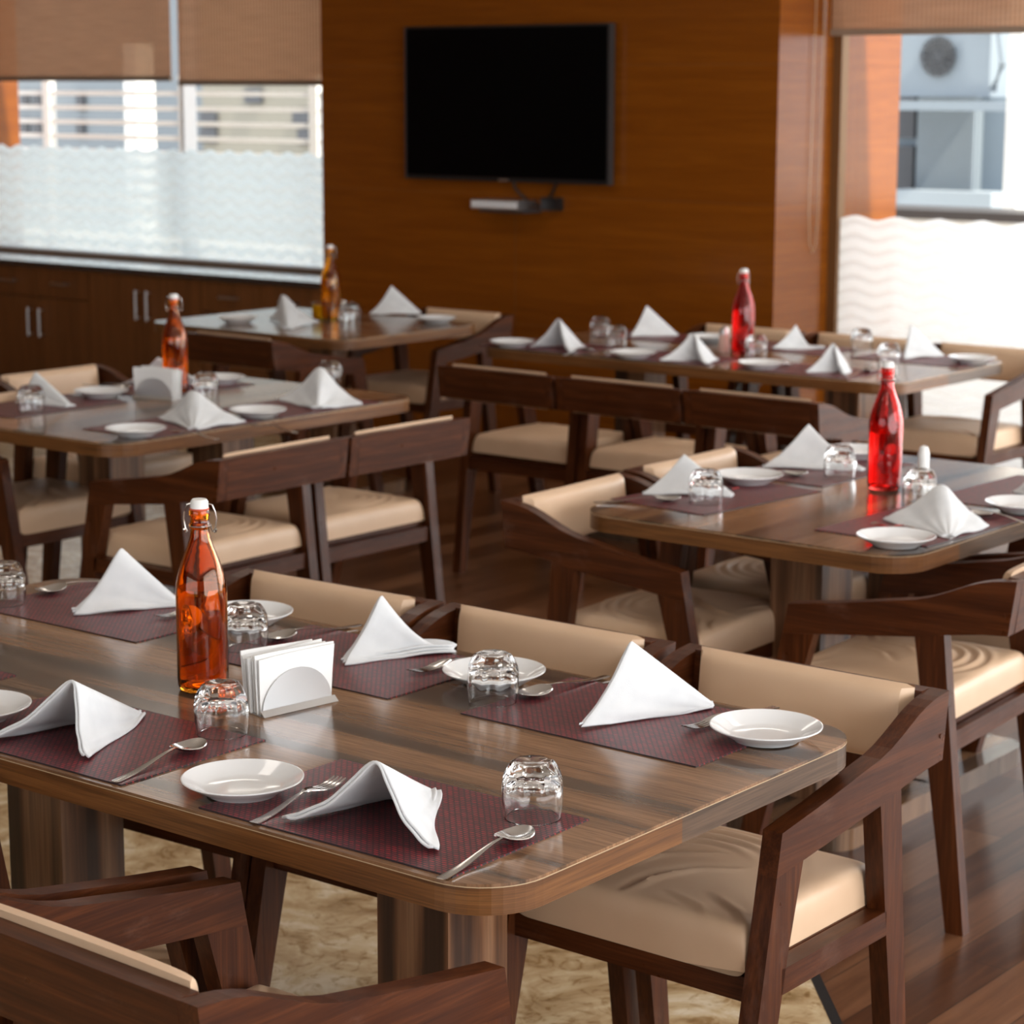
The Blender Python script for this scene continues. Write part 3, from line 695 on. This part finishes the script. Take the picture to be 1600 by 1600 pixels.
chair(-4.605, 4.462, 181, 'dark wood chair facing away, before the left table, first of the pair', G)
chair(-4.600, 5.000, 179, 'dark wood chair facing away, right end of the pair at the left table', G)
chair(-5.600, 4.530, 0, 'dark wood chair under the left table, cut by the left frame edge', G)
chair(-5.960, 5.180, 0, 'dark wood chair behind the left table, its legs dark against pale floor', G)
G = 'chairs around the amber bottle table'
chair(-6.520, 6.640, 88, 'dark wood chair seen from behind in front of the amber bottle table', G)
chair(-6.465, 7.560, -90, 'dark wood chair at the right end of the amber bottle table', G)
G = 'chairs along the back table'
for x, n_ in ((-5.008, 'left'), (-4.472, 'middle'), (-3.938, 'right')):
    chair(x, 6.455, 90, 'dark wood chair seen from behind at the back table, %s of the row of three' % n_, G)
chair(-3.985, 7.765, -90, 'dark wood chair at the right end of the back table, lit against the frosted window', G)
chair(-4.550, 7.780, -90, 'dark wood chair on the far side of the back table behind the red bottle', G)
chair(-5.100, 7.780, -90, 'dark wood chair on the far side of the back table, left of the red bottle', G)

# ------------------------------------------------------------------ what stands on the tables
MZ = TZ+.0022                                # top of a placemat
def flat(u, v, z=MZ): return onz(u, v, z)
mat_me = None
def placemat(cx, cy, deg, label, group):
    global mat_me
    if mat_me is None:
        o = link('placemat', boxes((-.2315, .2315, -.15, .15, 0, .0022)), M_mat, bev=.0006, seg=1); mat_me = o.data
    else: o = D.objects.new('placemat', mat_me); COL.objects.link(o)
    o.location = (cx, cy, TZ); o.rotation_euler = (0, 0, R(deg)); return tag(o, label, 'placemat', group)
G = 'placemats on the foreground table'
placemat(-2.022, 2.279, .6, 'maroon woven placemat in front at the rounded table corner, with fork and spoon', G)
placemat(-2.647, 2.276, .5, 'maroon woven placemat at the left front edge under the folded napkin and spoon', G)
placemat(-3.262, 2.290, 0, 'maroon woven placemat of which a corner shows at the left frame edge', G)
placemat(-2.046, 2.884, -.6, 'maroon woven placemat under the white napkin at the far right of the foreground table', G)
placemat(-2.660, 2.880, -.5, 'maroon woven placemat behind the steel napkin holder', G)
placemat(-3.279, 2.878, .5, 'maroon woven placemat at the far left behind the red orange bottle', G)
G = 'placemats on the right table'
placemat(-3.070, 4.690, 84, 'maroon placemat at the left corner of the right table', G)
placemat(-3.070, 5.200, 88, 'maroon placemat at the far left of the right table beneath the blurred glass', G)
placemat(-2.485, 4.680, 87, 'maroon placemat at the near right side of the right table under plate and napkin', G)
placemat(-2.480, 5.210, 88, 'maroon placemat at the right frame edge on the right table', G)
G = 'placemats on the left table'
placemat(-5.000, 4.660, 90, 'maroon placemat near the front corner of the left table', G)
placemat(-5.000, 5.200, 90, 'maroon placemat near the right end of the left table', G)
placemat(-5.635, 4.680, 90, 'maroon placemat on the far left side of the left table', G)
placemat(-5.635, 5.260, 90, 'maroon placemat behind the bottle on the left table', G)
G = 'placemats on the back table'
for x, y, l in ((-5.42, 7.06, 'at the left front'), (-4.83, 7.06, 'at the middle front'), (-4.22, 7.06, 'at the right front'), (-5.30, 7.62, 'at the left rear'), (-4.66, 7.62, 'behind the red bottle'), (-4.08, 7.62, 'at the right rear')):
    placemat(x, y, 0, 'maroon placemat %s of the back table' % l, G)

# plates
pl_me = None
def plate(u, v, label, group, k=1.0, zb=None):
    global pl_me
    if pl_me is None:
        prof = [(0, .0035), (.045, .0035), (.048, 0), (.052, 0), (.055, .003), (.072, .012), (.086, .0205), (.0885, .0222), (.0885, .0236), (.0868, .0240), (.072, .0165), (.060, .0092), (.054, .0070), (.03, .0064), (0, .0064)]
        o = link('side_plate', lathe(prof, 64), M_plate, smooth=True); pl_me = o.data
    else: o = D.objects.new('side_plate', pl_me); COL.objects.link(o)
    p = onz(u, v, TZ+.023); o.location = (p.x, p.y, zb if zb else MZ); o.scale = (k, k, 1)
    return tag(o, label, 'plate', group)
G = 'white plates on the foreground table'
plate(379, 1216, 'white side plate at the front edge left of the fork', G)
plate(1197, 1134, 'white side plate at the right end of the foreground table', G)
plate(772, 1047, 'white side plate behind the upturned glass in the middle', G)
plate(385, 956, 'white side plate half hidden behind the red orange bottle', G)
plate(-38, 1102, 'white side plate cut off by the left frame edge', G)
G = 'white plates on the right table'
plate(1170, 741, 'white side plate behind the glass at the left of the right table', G)
plate(1337, 702, 'white side plate partly hidden behind the crimson bottle', G)
plate(1400, 837, 'white side plate at the front corner of the right table', G)
plate(1597, 785, 'white side plate at the right frame edge', G)
G = 'white plates on the left table'
plate(212, 669, 'white side plate at the front corner of the left table', G)
plate(403, 640, 'white side plate between the two napkins at the right of the left table', G)
plate(158, 610, 'white side plate on the far side of the left table', G)
plate(342, 589, 'white side plate just right of the bottle on the left table', G)
G = 'white plates on the amber bottle table'
plate(682, 496, 'white side plate at the right of the table by the television wall', G)
plate(371, 496, 'white side plate at the left of the amber bottle table', G)
G = 'white plates on the back table'
plate(800, 533, 'white side plate at the left end of the back table', G)
plate(990, 550, 'white side plate between two napkins at the front of the back table', G)
plate(1190, 566, 'white side plate in front of the red bottle on the back table', G)
plate(1519, 558, 'white side plate at the right end of the back table', G)
plate(1108, 525, 'white side plate at the far side of the back table left of the bottle', G)

# tumblers, standing upside down
gl_me = None
def tumbler(u, v, label, group, z=MZ, deg=0):
    global gl_me
    if gl_me is None:
        out = [(.0385, 0), (.0398, .0008), (.0412, .012), (.0428, .026), (.0436, .040), (.0432, .050), (.0415, .060), (.0375, .070), (.0325, .078), (.0290, .0815), (.0265, .0825)]
        top = [(.022, .0822), (.012, .0795), (0, .0790)]
        inn = [(0, .0605), (.018, .0600), (.0285, .0570), (.0350, .0500), (.0392, .0420), (.0400, .034), (.0393, .022), (.0380, .010), (.0372, .0010)]
        def fac(k, zz):
            if zz < .030: return 1
            a = (k % 8)/8*2-1 if False else ((k*9/72) % 1)*2-1
            s = min(1, (zz-.030)/.018)
            return 1-s*.068*(1-a*a)
        def f2(k, zz): return fac(k, zz)
        bm = bmesh.new()
        rings = []
        def ring(r, z, fa): return [bm.verts.new((r*fa*math.cos(2*math.pi*k/72) if not callable(fa) else r*fa(k, z)*math.cos(2*math.pi*k/72), r*fa*math.sin(2*math.pi*k/72) if not callable(fa) else r*fa(k, z)*math.sin(2*math.pi*k/72), z)) for k in range(72)]
        for r, z_ in out: rings.append(ring(r, z_, f2))
        for r, z_ in top:
            rings.append(ring(r, z_, 1) if r > 0 else [bm.verts.new((0, 0, z_))])
        inr = [([bm.verts.new((0, 0, z_))] if r == 0 else ring(r, z_, 1)) for r, z_ in inn]
        def br(a, b):
            for k in range(72):
                q = []
                for w in (a[k % len(a)], a[(k+1) % len(a)], b[(k+1) % len(b)], b[k % len(b)]):
                    if w not in q: q.append(w)
                bm.faces.new(q)
        for i in range(len(rings)-1): br(rings[i], rings[i+1])
        for i in range(len(inr)-1): br(inr[i], inr[i+1])
        br(inr[-1], rings[0])
        o = link('tumbler', bm, M_glass, smooth=True); gl_me = o.data
    else: o = D.objects.new('tumbler', gl_me); COL.objects.link(o)
    p = onz(u, v, z); o.location = (p.x, p.y, z); o.rotation_euler = (0, 0, R(deg)); return tag(o, label, 'glass', group)
G = 'upturned tumblers on the foreground table'
tumbler(832, 1277, 'upturned clear tumbler nearest the camera at the front placemat', G, deg=11)
tumbler(347, 1146, 'upturned clear tumbler in front of the red orange bottle', G, deg=30)
tumbler(770, 1096, 'upturned clear tumbler in front of the middle plate', G, deg=5)
tumbler(383, 1013, 'upturned clear tumbler touching the right side of the bottle outline', G, deg=17)
tumbler(7, 943, 'upturned clear tumbler at the far left edge by the rear placemat', G, deg=22)
tumbler(-43, 1040, 'upturned clear tumbler barely showing at the left frame edge', G, TZ)
G = 'upturned tumblers on the right table'
tumbler(1102, 786, 'upturned tumbler on the left corner placemat of the right table', G)
tumbler(1312, 745, 'upturned tumbler left of the crimson bottle', G, deg=13)
tumbler(1437, 785, 'upturned tumbler right of the crimson bottle behind a napkin', G, deg=9)
G = 'upturned tumblers on the left table'
tumbler(49, 643, 'upturned tumbler before the leftmost napkin of the left table', G)
tumbler(516, 602, 'upturned tumbler hidden behind the right napkin of the left table', G)
tumbler(322, 622, 'upturned tumbler behind the napkin beside the bottle on the left table', G)
G = 'upturned tumblers on the back table'
tumbler(938, 526, 'taller looking rear tumbler of the two by the left napkin on the back table', G)
tumbler(963, 541, 'front tumbler of the two by the left napkin on the back table', G)
tumbler(1181, 557, 'upturned tumbler in front of the red bottle on the back table', G)
tumbler(1346, 546, 'upturned tumbler at the rear right of the back table', G)
tumbler(1388, 571, 'upturned tumbler at the front right of the back table', G)
tumbler(548, 503, 'upturned tumbler right of the amber bottle', 'tumblers on the amber bottle table', TZ)

# swing-top bottles
def bottle(u, v, gmat, label, deg=0, water=.40, z=TZ, k=1.0):
    p = onz(u, v, z); b = thing('swing_top_bottle', label, 'bottle', (p.x, p.y, z), R(deg), 'swing top bottles')
    out = [(.030, 0), (.037, .001), (.0405, .004), (.0425, .010), (.0432, .02), (.0432, .165), (.0420, .182), (.0385, .200), (.0330, .218), (.0270, .234), (.0215, .248), (.0178, .260), (.0160, .272), (.0155, .276), (.0175, .279), (.0178, .284), (.0158, .287), (.0158, .296), (.0172, .299), (.0172, .305), (.0160, .309)]
    inn = [(.0120, .309), (.0118, .275), (.0148, .259), (.0186, .247), (.0240, .233), (.0300, .217), (.0355, .199), (.0390, .181), (.0402, .165), (.0402, .02), (.038, .011), (.030, .008), (.015, .012), (0, .014)]
    bm = bmesh.new(); lathe([(0, .004), (.02, .003)]+out+inn, 48, bm, fac=lambda kk, zz: 1)
    g = link('glass_body', bm, gmat, b, smooth=True)
    h = .02+.15*water/.4
    if water:
        link('water', lathe([(0, .0145), (.015, .0125), (.030, .0085), (.0378, .0115), (.0400, .0205), (.0400, h), (0, h)], 40), M_water, b, smooth=True)
    link('stopper', lathe([(0, .300), (.0112, .300), (.0116, .310), (.0152, .3105), (.0148, .322), (.0120, .3262), (0, .3266)], 28), M_whiteplastic, b, smooth=True)
    link('rubber_seal', lathe([(.0112, .3088), (.0165, .3088), (.0165, .3112), (.0112, .3112)], 28, closed=True), plain('red_rubber', (.6, .08, .03), .5), b, smooth=True)
    bm = bmesh.new()
    for s in (-1, 1):
        tube([(s*.0145, 0, .3185), (s*.021, 0, .3165), (s*.0255, .002, .305), (s*.0275, .004, .292), (s*.0255, .005, .277), (s*.0205, .004, .270), (s*.0185, .002, .276), (s*.0182, 0, .2815)], .0012, 7, bm)
        tube([(s*.0265, .003, .2745), (s*.0255, .0055, .2705), (s*.0225, .0055, .2695)], .0022, 7, bm)
    tube([(.0183*math.cos(R(a)), .0183*math.sin(R(a)), .2815) for a in range(0, 361, 15)], .0011, 6, bm)
    link('wire_bail', bm, M_wire, b, smooth=True)
    b.scale = (k, k, k); return b
bottle(318, 1076, M_red, 'red orange swing top glass bottle with white stopper on the foreground table', 38, .42)
bottle(1381, 764, M_crimson, 'crimson swing top glass bottle on the right table', 60, .34)
bottle(275, 612, M_red, 'red orange swing top glass bottle on the left table', 40, .42)
bottle(1160, 553, M_crimson, 'crimson swing top glass bottle on the back table near the window', 70, .40)
bottle(517, 499, M_amber, 'amber yellow swing top glass bottle on the dark table by the cabinets', 40, .42)

# steel napkin holders with their paper napkins
def holder(loc, rz, label, where):
    h = thing('napkin_holder', label, 'napkin holder', loc, rz, 'steel napkin holders')
    link('tray', boxes((-.077, .077, -.033, .033, 0, .0016)), M_brushed, h, bev=.0004, seg=1)
    for s in (-1, 1): link('lip', prism_x([(s*.0385, .0006), (s*.0278, .0094), (s*.0274, .0082), (s*.0372, .0002)], -.077, .077), M_brushed, h)
    for s in (-1, 1):
        pr_ = [(.072*math.cos(R(a)), .0016+.068*math.sin(R(a))) for a in range(0, 181, 6)]
        bm = bmesh.new(); a = [bm.verts.new((x, s*.0265-.0006, z)) for x, z in pr_]; b = [bm.verts.new((x, s*.0265+.0006, z)) for x, z in pr_]
        n = len(a); bm.faces.new(a); bm.faces.new(b[::-1])
        for i in range(n): bm.faces.new((a[i], b[i], b[(i+1) % n], a[(i+1) % n]))
        link('side_plate_arch', bm, M_brushed, h)
    root = Matrix.Translation(loc) @ Matrix.Rotation(rz, 4, 'Z')
    for k in range(9):
        y = -.0222+.0052*k; P = []
        w, hh_ = .073+.004*math.sin(k*2.1), .092+.004*math.sin(k*1.7)
        for i in range(13):
            row = []
            for j in range(9):
                u_, v_ = i/12, j/8
                x = (-1+2*u_)*w*(1+.06*v_)+.003*math.sin(k*3.); zz = .0022+hh_*v_
                row.append(root @ Vector((x, y+(.0035*(k-4)/4)*v_*v_+.0012*math.sin(u_*5+k)*v_, zz+.003*math.sin(u_*2+k)*v_)))
            P.append(row)
        o = link('paper_napkin', shell(P, .0030), M_paper, smooth=True)
        if k == 0: tag(o, 'front white paper napkin in the steel holder %s' % where, 'paper napkin', 'paper napkins '+where)
        else: tag(o, 'white paper napkin packed behind the front one in the steel holder %s' % where, 'paper napkin', 'paper napkins '+where)
hd = onz(411, 1122, TZ); he = onz(527, 1095, TZ); dv = he-hd; az = math.atan2(dv.y, dv.x); nv = Vector((-dv.y, dv.x, 0)).normalized()
holder(tuple((hd+he)/2+nv*.0345), az, 'steel napkin holder with an arched side and white paper napkins on the foreground table', 'on the foreground table')
p = onz(247, 622, TZ); holder((p.x, p.y, TZ), R(14), 'small dark steel napkin holder with arch on the left table', 'on the left table')

# folded cloth napkins: a triangle folded along its middle, standing on its long edges
def napkin(A, B, C, M, label, group, layers=2, bulge=.006, foot=None, seed=0, tip=.05, flare=.012, sag=.10, th=.0046, droop=.0):
    """A and B are the feet of the open side, C the closed tip, M the peak (pixels or points)."""
    rnd = random.Random(seed+11)
    A, B, C = [Vector(q) if len(q) == 3 else flat(*q) for q in (A, B, C)]
    if not isinstance(M, Vector):
        ft = Vector(foot) if foot else (A+B)/2
        d = ray(*M); k = (ft.x*d.x+ft.y*d.y)/(d.x*d.x+d.y*d.y); M = Vector((0, 0, CZ))+d*k
    bm = bmesh.new(); nS, nT = 22, 48
    cen = (A+B+C)/3; ph = [rnd.uniform(0, 6.28) for _ in range(6)]
    for l in range(layers):
        P = []
        for j in range(nT+1):
            t = j/nT; w = .07
            if t < .5-w: e = A.lerp(M, t/.5)
            elif t > .5+w: e = M.lerp(B, (t-.5)/.5)
            else:
                s = (t-.5+w)/(2*w); p0 = A.lerp(M, (.5-w)/.5); p2 = M.lerp(B, w/.5)
                e = p0.lerp(M, s).lerp(M.lerp(p2, s), s)
            tt = abs(t-.5)*2; e = Vector(e); e.z -= (M.z-MZ)*sag*math.sin(math.pi*tt)**1.5
            row = []
            side = A if t < .5 else B
            nrm = (M-C).cross(side-C).normalized()
            if nrm.dot(side-M+(side-C)) < 0 and nrm.dot(side-cen) < 0: nrm = -nrm
            if nrm.z < 0: nrm = -nrm
            tt = abs(t-.5)*2                       # 0 at the ridge, 1 on the table
            blend = min(1, tt/.18)
            out = Vector((nrm.x, nrm.y, 0)); out = out.normalized() if out.length > 1e-6 else Vector((0, 0, 0))
            for i in range(nS+1):
                s = tip+(1-tip)*i/nS
                q = C.lerp(e, s); q.z -= droop*(M.z-MZ)*math.sin(math.pi*s)*max(0, 1-tt)**.6
                q = q+nrm*(bulge*math.sin(math.pi*s)*math.sin(math.pi*min(tt, 1))+.0047*(l-(layers-1)/2))*blend
                q = q+nrm*blend*.0022*(math.sin(9*s+ph[0]+l*.5)*math.sin(5*tt+ph[1])+.6*math.sin(17*tt+4*s+ph[2]))*min(1, 3*s)*tt
                q = q+out*flare*(tt**5)*(.55+.3*l+.35*math.sin(7*s+ph[3]))*blend
                q.z = max(q.z, MZ+th*.55)
                q.z += .0042*(layers-1-l)*(tt**5)*(.8+.2*math.sin(4*s+ph[4]))+.004*max(0, math.sin(6*s+ph[5]))*tt**4
                row.append(q)
            P.append(row)
        shell(P, th, bm, 1)
    o = link('cloth_napkin', bm, M_cloth, smooth=True, sharp=100)
    org = Vector((cen.x, cen.y, TZ)); o.data.transform(Matrix.Translation(-org)); o.location = org
    return tag(o, label, 'napkin', group)
def V(p, dx, dy): q = flat(*p); return (q.x+dx, q.y+dy, MZ)
G = 'white napkins on the foreground table'
napkin((452, 1288), (666, 1333), (672, 1236), (590, 1182), 'white napkin folded into a tent, open toward the camera, on the front placemat', G, seed=1, bulge=.004)
napkin((-22, 1160), (128, 1188), (222, 1116), (117, 1056), 'white napkin tent at the left edge before the red orange bottle', G, seed=2, bulge=.008)
napkin((906, 1140), V((906, 1140), -.05, .17), (1120, 1106), (990, 995), 'tall crisp white napkin pyramid by the right hand plate', G, seed=3, bulge=.006, flare=.004, foot=V((940, 1125), -.01, .05))
napkin((532, 1036), V((532, 1036), -.05, .15), (712, 1016), (598, 926), 'white napkin pyramid behind the steel napkin holder with a long trailing corner', G, seed=4, bulge=-.008, droop=.24, layers=3, foot=V((565, 1030), 0, .05))
napkin((114, 960), V((114, 960), -.05, .15), (283, 945), (192, 852), 'white napkin pyramid left of the red orange bottle, layered hem showing', G, seed=5, bulge=.002, layers=3, th=.0058, foot=V((150, 955), 0, .05))
p = flat(222, 955, MZ)
G = 'white napkins on the right table'
napkin((1005, 772), V((1005, 772), -.03, .12), (1150, 776), (1073, 707), 'white napkin pyramid at the left corner of the right table', G, seed=6, foot=V((1060, 770), -.04, .04))
napkin((1192, 731), V((1192, 731), -.02, .12), (1356, 735), (1268, 659), 'white napkin pyramid behind the glass on the far side of the right table', G, seed=7, bulge=-.006, droop=.14, foot=V((1260, 728), -.04, .04))
napkin((1384, 812), (1540, 822), (1482, 841), (1472, 754), 'creased white napkin tent at the right, shaded on its left face', G, seed=8, foot=V((1466, 815), 0, .02))
napkin((1590, 770), V((1590, 770), .2, .05), V((1590, 770), .12, -.10), (1640, 705), 'white napkin of which only a corner shows at the right frame edge', G, seed=9)
G = 'white napkins on the left table'
napkin((252, 653), (380, 659), (302, 672), (300, 608), 'white napkin tent in front of the bottle on the left table', G, seed=10, foot=V((310, 655), 0, .02))
napkin((440, 625), (561, 632), (496, 640), (500, 571), 'white napkin tent at the right end of the left table', G, seed=11, bulge=-.004, foot=V((500, 627), 0, .02))
napkin((30, 630), V((30, 630), -.02, .14), (113, 636), (56, 579), 'white napkin pyramid at the far left behind a tumbler', G, seed=12, foot=V((60, 630), -.03, .04))
napkin((190, 602), V((190, 602), -.03, .12), (325, 604), (250, 556), 'white napkin half hidden behind the bottle of the left table', G, seed=13, foot=V((250, 607), -.02, .06))
G = 'white napkins on the amber bottle table'
napkin((428, 497), (493, 504), (449, 514), (441, 458), 'white napkin tent left of the amber bottle', G, seed=14, foot=V((450, 502), 0, .02))
napkin((578, 491), V((578, 491), -.06, .12), (660, 491), (614, 444), 'white napkin pyramid by the television wall on the dark table', G, seed=15, foot=V((615, 490), -.03, .05))
G = 'white napkins on the back table'
napkin((830, 544), (886, 551), (910, 541), (874, 495), 'white napkin tent at the left end of the back table, open toward the camera', G, seed=16, foot=V((862, 545), 0, .02))
napkin((983, 527), V((983, 527), -.06, .16), (1060, 524), (1012, 475), 'white napkin pyramid at the far side of the back table', G, seed=17, foot=V((1015, 525), -.02, .05))
napkin((1030, 565), (1098, 571), (1118, 562), (1085, 518), 'white napkin tent at the front of the back table, before the red bottle', G, seed=18, foot=V((1068, 563), 0, .02))
napkin((1206, 546), V((1206, 546), -.05, .14), (1290, 545), (1246, 506), 'slumped white napkin right of the red bottle with a drooping corner', G, seed=19, bulge=-.014, droop=.45, foot=V((1240, 545), -.02, .05))
napkin((1258, 583), (1316, 586), (1327, 579), (1303, 534), 'narrow white napkin tent at the right front of the back table', G, seed=20, foot=V((1290, 580), 0, .02))
napkin((1410, 561), V((1410, 561), -.05, .15), (1475, 556), (1424, 505), 'white napkin pyramid against the frosted window on the back table', G, seed=21, foot=V((1428, 560), -.01, .05))

# cutlery
def spoon_mesh():
    bm = bmesh.new(); P = []
    Ln = .200; n = 120; m_ = 17
    for i in range(n+1):
        y = -Ln/2+Ln*i/n
        tb = (y-(.037))/(.063)                    # bowl runs over the last 63 mm
        if tb < 0:
            k = (y+Ln/2)/(.137); w = .0088*(1-k)+.0034*k; w = .0070+(.0024-.0070)*min(1, k*1.02)
            if k < .03: w *= .75+.25*k/.03
            z = .0016+.0125*math.sin(min(1, k)*math.pi*.5)**3*1.0
            dep = 0
        else:
            f = min(1, max(0, tb)); w = .0220*math.sqrt(max(0, 1-(2*f**.86-1)**2)); w = max(w, .0026 if f < .15 else .0012)
            z = .0141-.0036*math.sin(math.pi*f)-.0035*f+.001*f*f; dep = .0074*math.sin(math.pi*min(1, f**.9))**1.1
        row = []
        for j in range(m_):
            u = -1+2*j/(m_-1); row.append(Vector((u*w, y, z-dep*(1-u*u)+(.0004*(1-u*u) if dep == 0 else 0))))
        P.append(row)
    return shell(P, .0014, bm)
def fork_mesh():
    bm = bmesh.new(); P = []; n = 40
    for i in range(n+1):
        y = -.1+.150*i/n; k = i/n
        w = .0070+(.0024-.0070)*min(1, k/.72)
        if k > .72: f = (k-.72)/.28; w = .0024+.0098*(math.sin(f*math.pi/2))**1.1
        z = .0016+.0115*math.sin(min(1, k/.8)*math.pi/2)**3-(.0065*((k-.8)/.2)**1.2 if k > .8 else 0)
        P.append([Vector((-w+2*w*j/8, y, z-.0014*(1-(-1+2*j/8)**2)*(1 if k > .75 else 0))) for j in range(9)])
    shell(P, .0016, bm)
    for q in range(4):
        xc = -.0122+.0244*(q+.5)/4; P = []
        for i in range(15):
            f = i/14; y = .0485+.0505*f; z = .0066-.0052*math.sin(f*math.pi*.5)+.0080*f*f; w = .0021*(1-.55*f**3)
            P.append([Vector((xc-w+2*w*j/3, y, z)) for j in range(4)])
        shell(P, .0016, bm)
    return bm
cut = {}
def cutlery(kind, head, toward, label, group, z=MZ, dirw=None, flip=False):
    """head = where the bowl or tine tips point, toward = a point on the handle (pixels on the table)"""
    if kind not in cut: o = link(kind, spoon_mesh() if kind == 'spoon' else fork_mesh(), M_steel, smooth=True, sharp=75); cut[kind] = o.data
    else: o = D.objects.new(kind, cut[kind]); COL.objects.link(o)
    h = onz(*head, z+.006)
    if dirw: d = Vector((*dirw, 0)).normalized()
    else: d = (h-onz(*toward, z+.006)); d.z = 0; d.normalize()
    c = h-d*.109; o.scale = (1.09, 1.09, 1); o.location = (c.x, c.y, z); o.rotation_euler = (0, 0, math.atan2(d.y, d.x)-R(90))
    return tag(o, label, kind, group)
G = 'cutlery on the foreground table'
cutlery('fork', (532, 1217), (390, 1284), 'steel fork on the front placemat between plate and napkin, tines up', G)
cutlery('spoon', (826, 1296), (688, 1368), 'steel spoon in front of the nearest tumbler', G)
cutlery('spoon', (316, 1159), (172, 1220), 'steel spoon at the left before the second tumbler', G)
cutlery('spoon', (812, 1089), (906, 1064), 'steel spoon lying behind the middle tumbler with its handle to the rear', G)
cutlery('spoon', (411, 999), (515, 981), 'steel spoon behind the napkin holder, bowl beside a tumbler', G)
cutlery('spoon', (57, 926), (136, 911), 'steel spoon at the far left corner behind the white napkin', G)
cutlery('fork', (1070, 1139), None, 'steel fork with its tines out from under the right plate', G, dirw=(-.16, -1))
cutlery('fork', (641, 1051), None, 'steel fork with its tines out from under the middle plate', G, dirw=(-.12, -1))
cutlery('fork', (244, 965), None, 'steel fork half hidden behind the red orange bottle', G, dirw=(-.10, -1))
G = 'cutlery on the right table'
cutlery('spoon', (1064, 779), (975, 781), 'steel spoon on the left corner placemat of the right table', G)
cutlery('spoon', (1262, 740), (1190, 741), 'steel spoon between two napkins on the far left of the right table', G)
cutlery('fork', (1150, 765), None, 'steel fork under the left plate of the right table', G, dirw=(1, -.1))
cutlery('fork', (1362, 818), None, 'steel fork whose tip shows behind the front corner plate of the right table', G, dirw=(-1, .1))
cutlery('spoon', (1520, 800), (1597, 815), 'steel spoon right of the creased napkin, its handle at the table edge', G)
G = 'cutlery on the left table'
cutlery('fork', (390, 662), None, 'steel fork at the right front edge of the left table', G, dirw=(-1, .1))
cutlery('fork', (268, 672), None, 'steel fork beside the front corner plate of the left table', G, dirw=(-1, .1))
cutlery('spoon', (205, 606), None, 'steel spoon behind the napkin holder on the left table', G, dirw=(1, .1))
G = 'cutlery on the back table'
cutlery('spoon', (925, 545), None, 'steel spoon before the pair of tumblers on the back table', G, dirw=(-.1, 1))
cutlery('fork', (1240, 566), None, 'steel fork by the front plate of the back table', G, dirw=(-.1, 1))
cutlery('spoon', (1362, 577), None, 'steel spoon at the right front of the back table', G, dirw=(-.1, 1))
cutlery('fork', (480, 505), None, 'steel fork in front of the amber bottle', 'cutlery on the amber bottle table', dirw=(-.1, 1), z=TZ)

# shakers and jars
def shaker(u, v, label, capmat, body, h=.085, r=.019, z=TZ):
    p = onz(u, v, z); s = thing('salt_shaker', label, 'shaker', (p.x, p.y, z), 0, 'shakers')
    link('shaker_body', lathe([(0, 0), (r, 0), (r*1.05, .004), (r*.9, h*.45), (r*.8, h*.7), (0, h*.7)], 24), body, s, smooth=True)
    link('cap', lathe([(0, h*.69), (r*.86, h*.69), (r*.86, h*.82), (r*.6, h*.96), (0, h)], 24), capmat, s, smooth=True)
    return s
shaker(1441, 772, 'slim white capped shaker standing behind the glass on the right table', M_whiteplastic, M_whiteplastic, .125, .017)
shaker(1131, 550, 'pale pink shaker left of the red bottle on the back table', M_brushed, plain('pale_pink_salt', (.80, .52, .44), .4), .10, .022)
shaker(537, 500, 'glass shaker with shiny cap right of the amber bottle', M_steel, M_glass, .09, .02)
shaker(549, 497, 'shiny capped shaker farther right of the amber bottle', M_steel, M_glass, .075, .02)
p = onz(502, 498, TZ)
j = thing('glass_jar', 'short yellow glass jar touching the left of the amber bottle', 'jar', (p.x, p.y, TZ))
link('jar_glass', lathe([(0, 0), (.036, 0), (.040, .006), (.041, .07), (.0385, .07), (.0375, .008), (0, .008)], 32), M_yellow, j, smooth=True)
link('jar_filling', lathe([(0, .0085), (.037, .0085), (.0382, .058), (0, .058)], 32), plain('yellow_filling', (.85, .52, .02), .5), j, smooth=True)
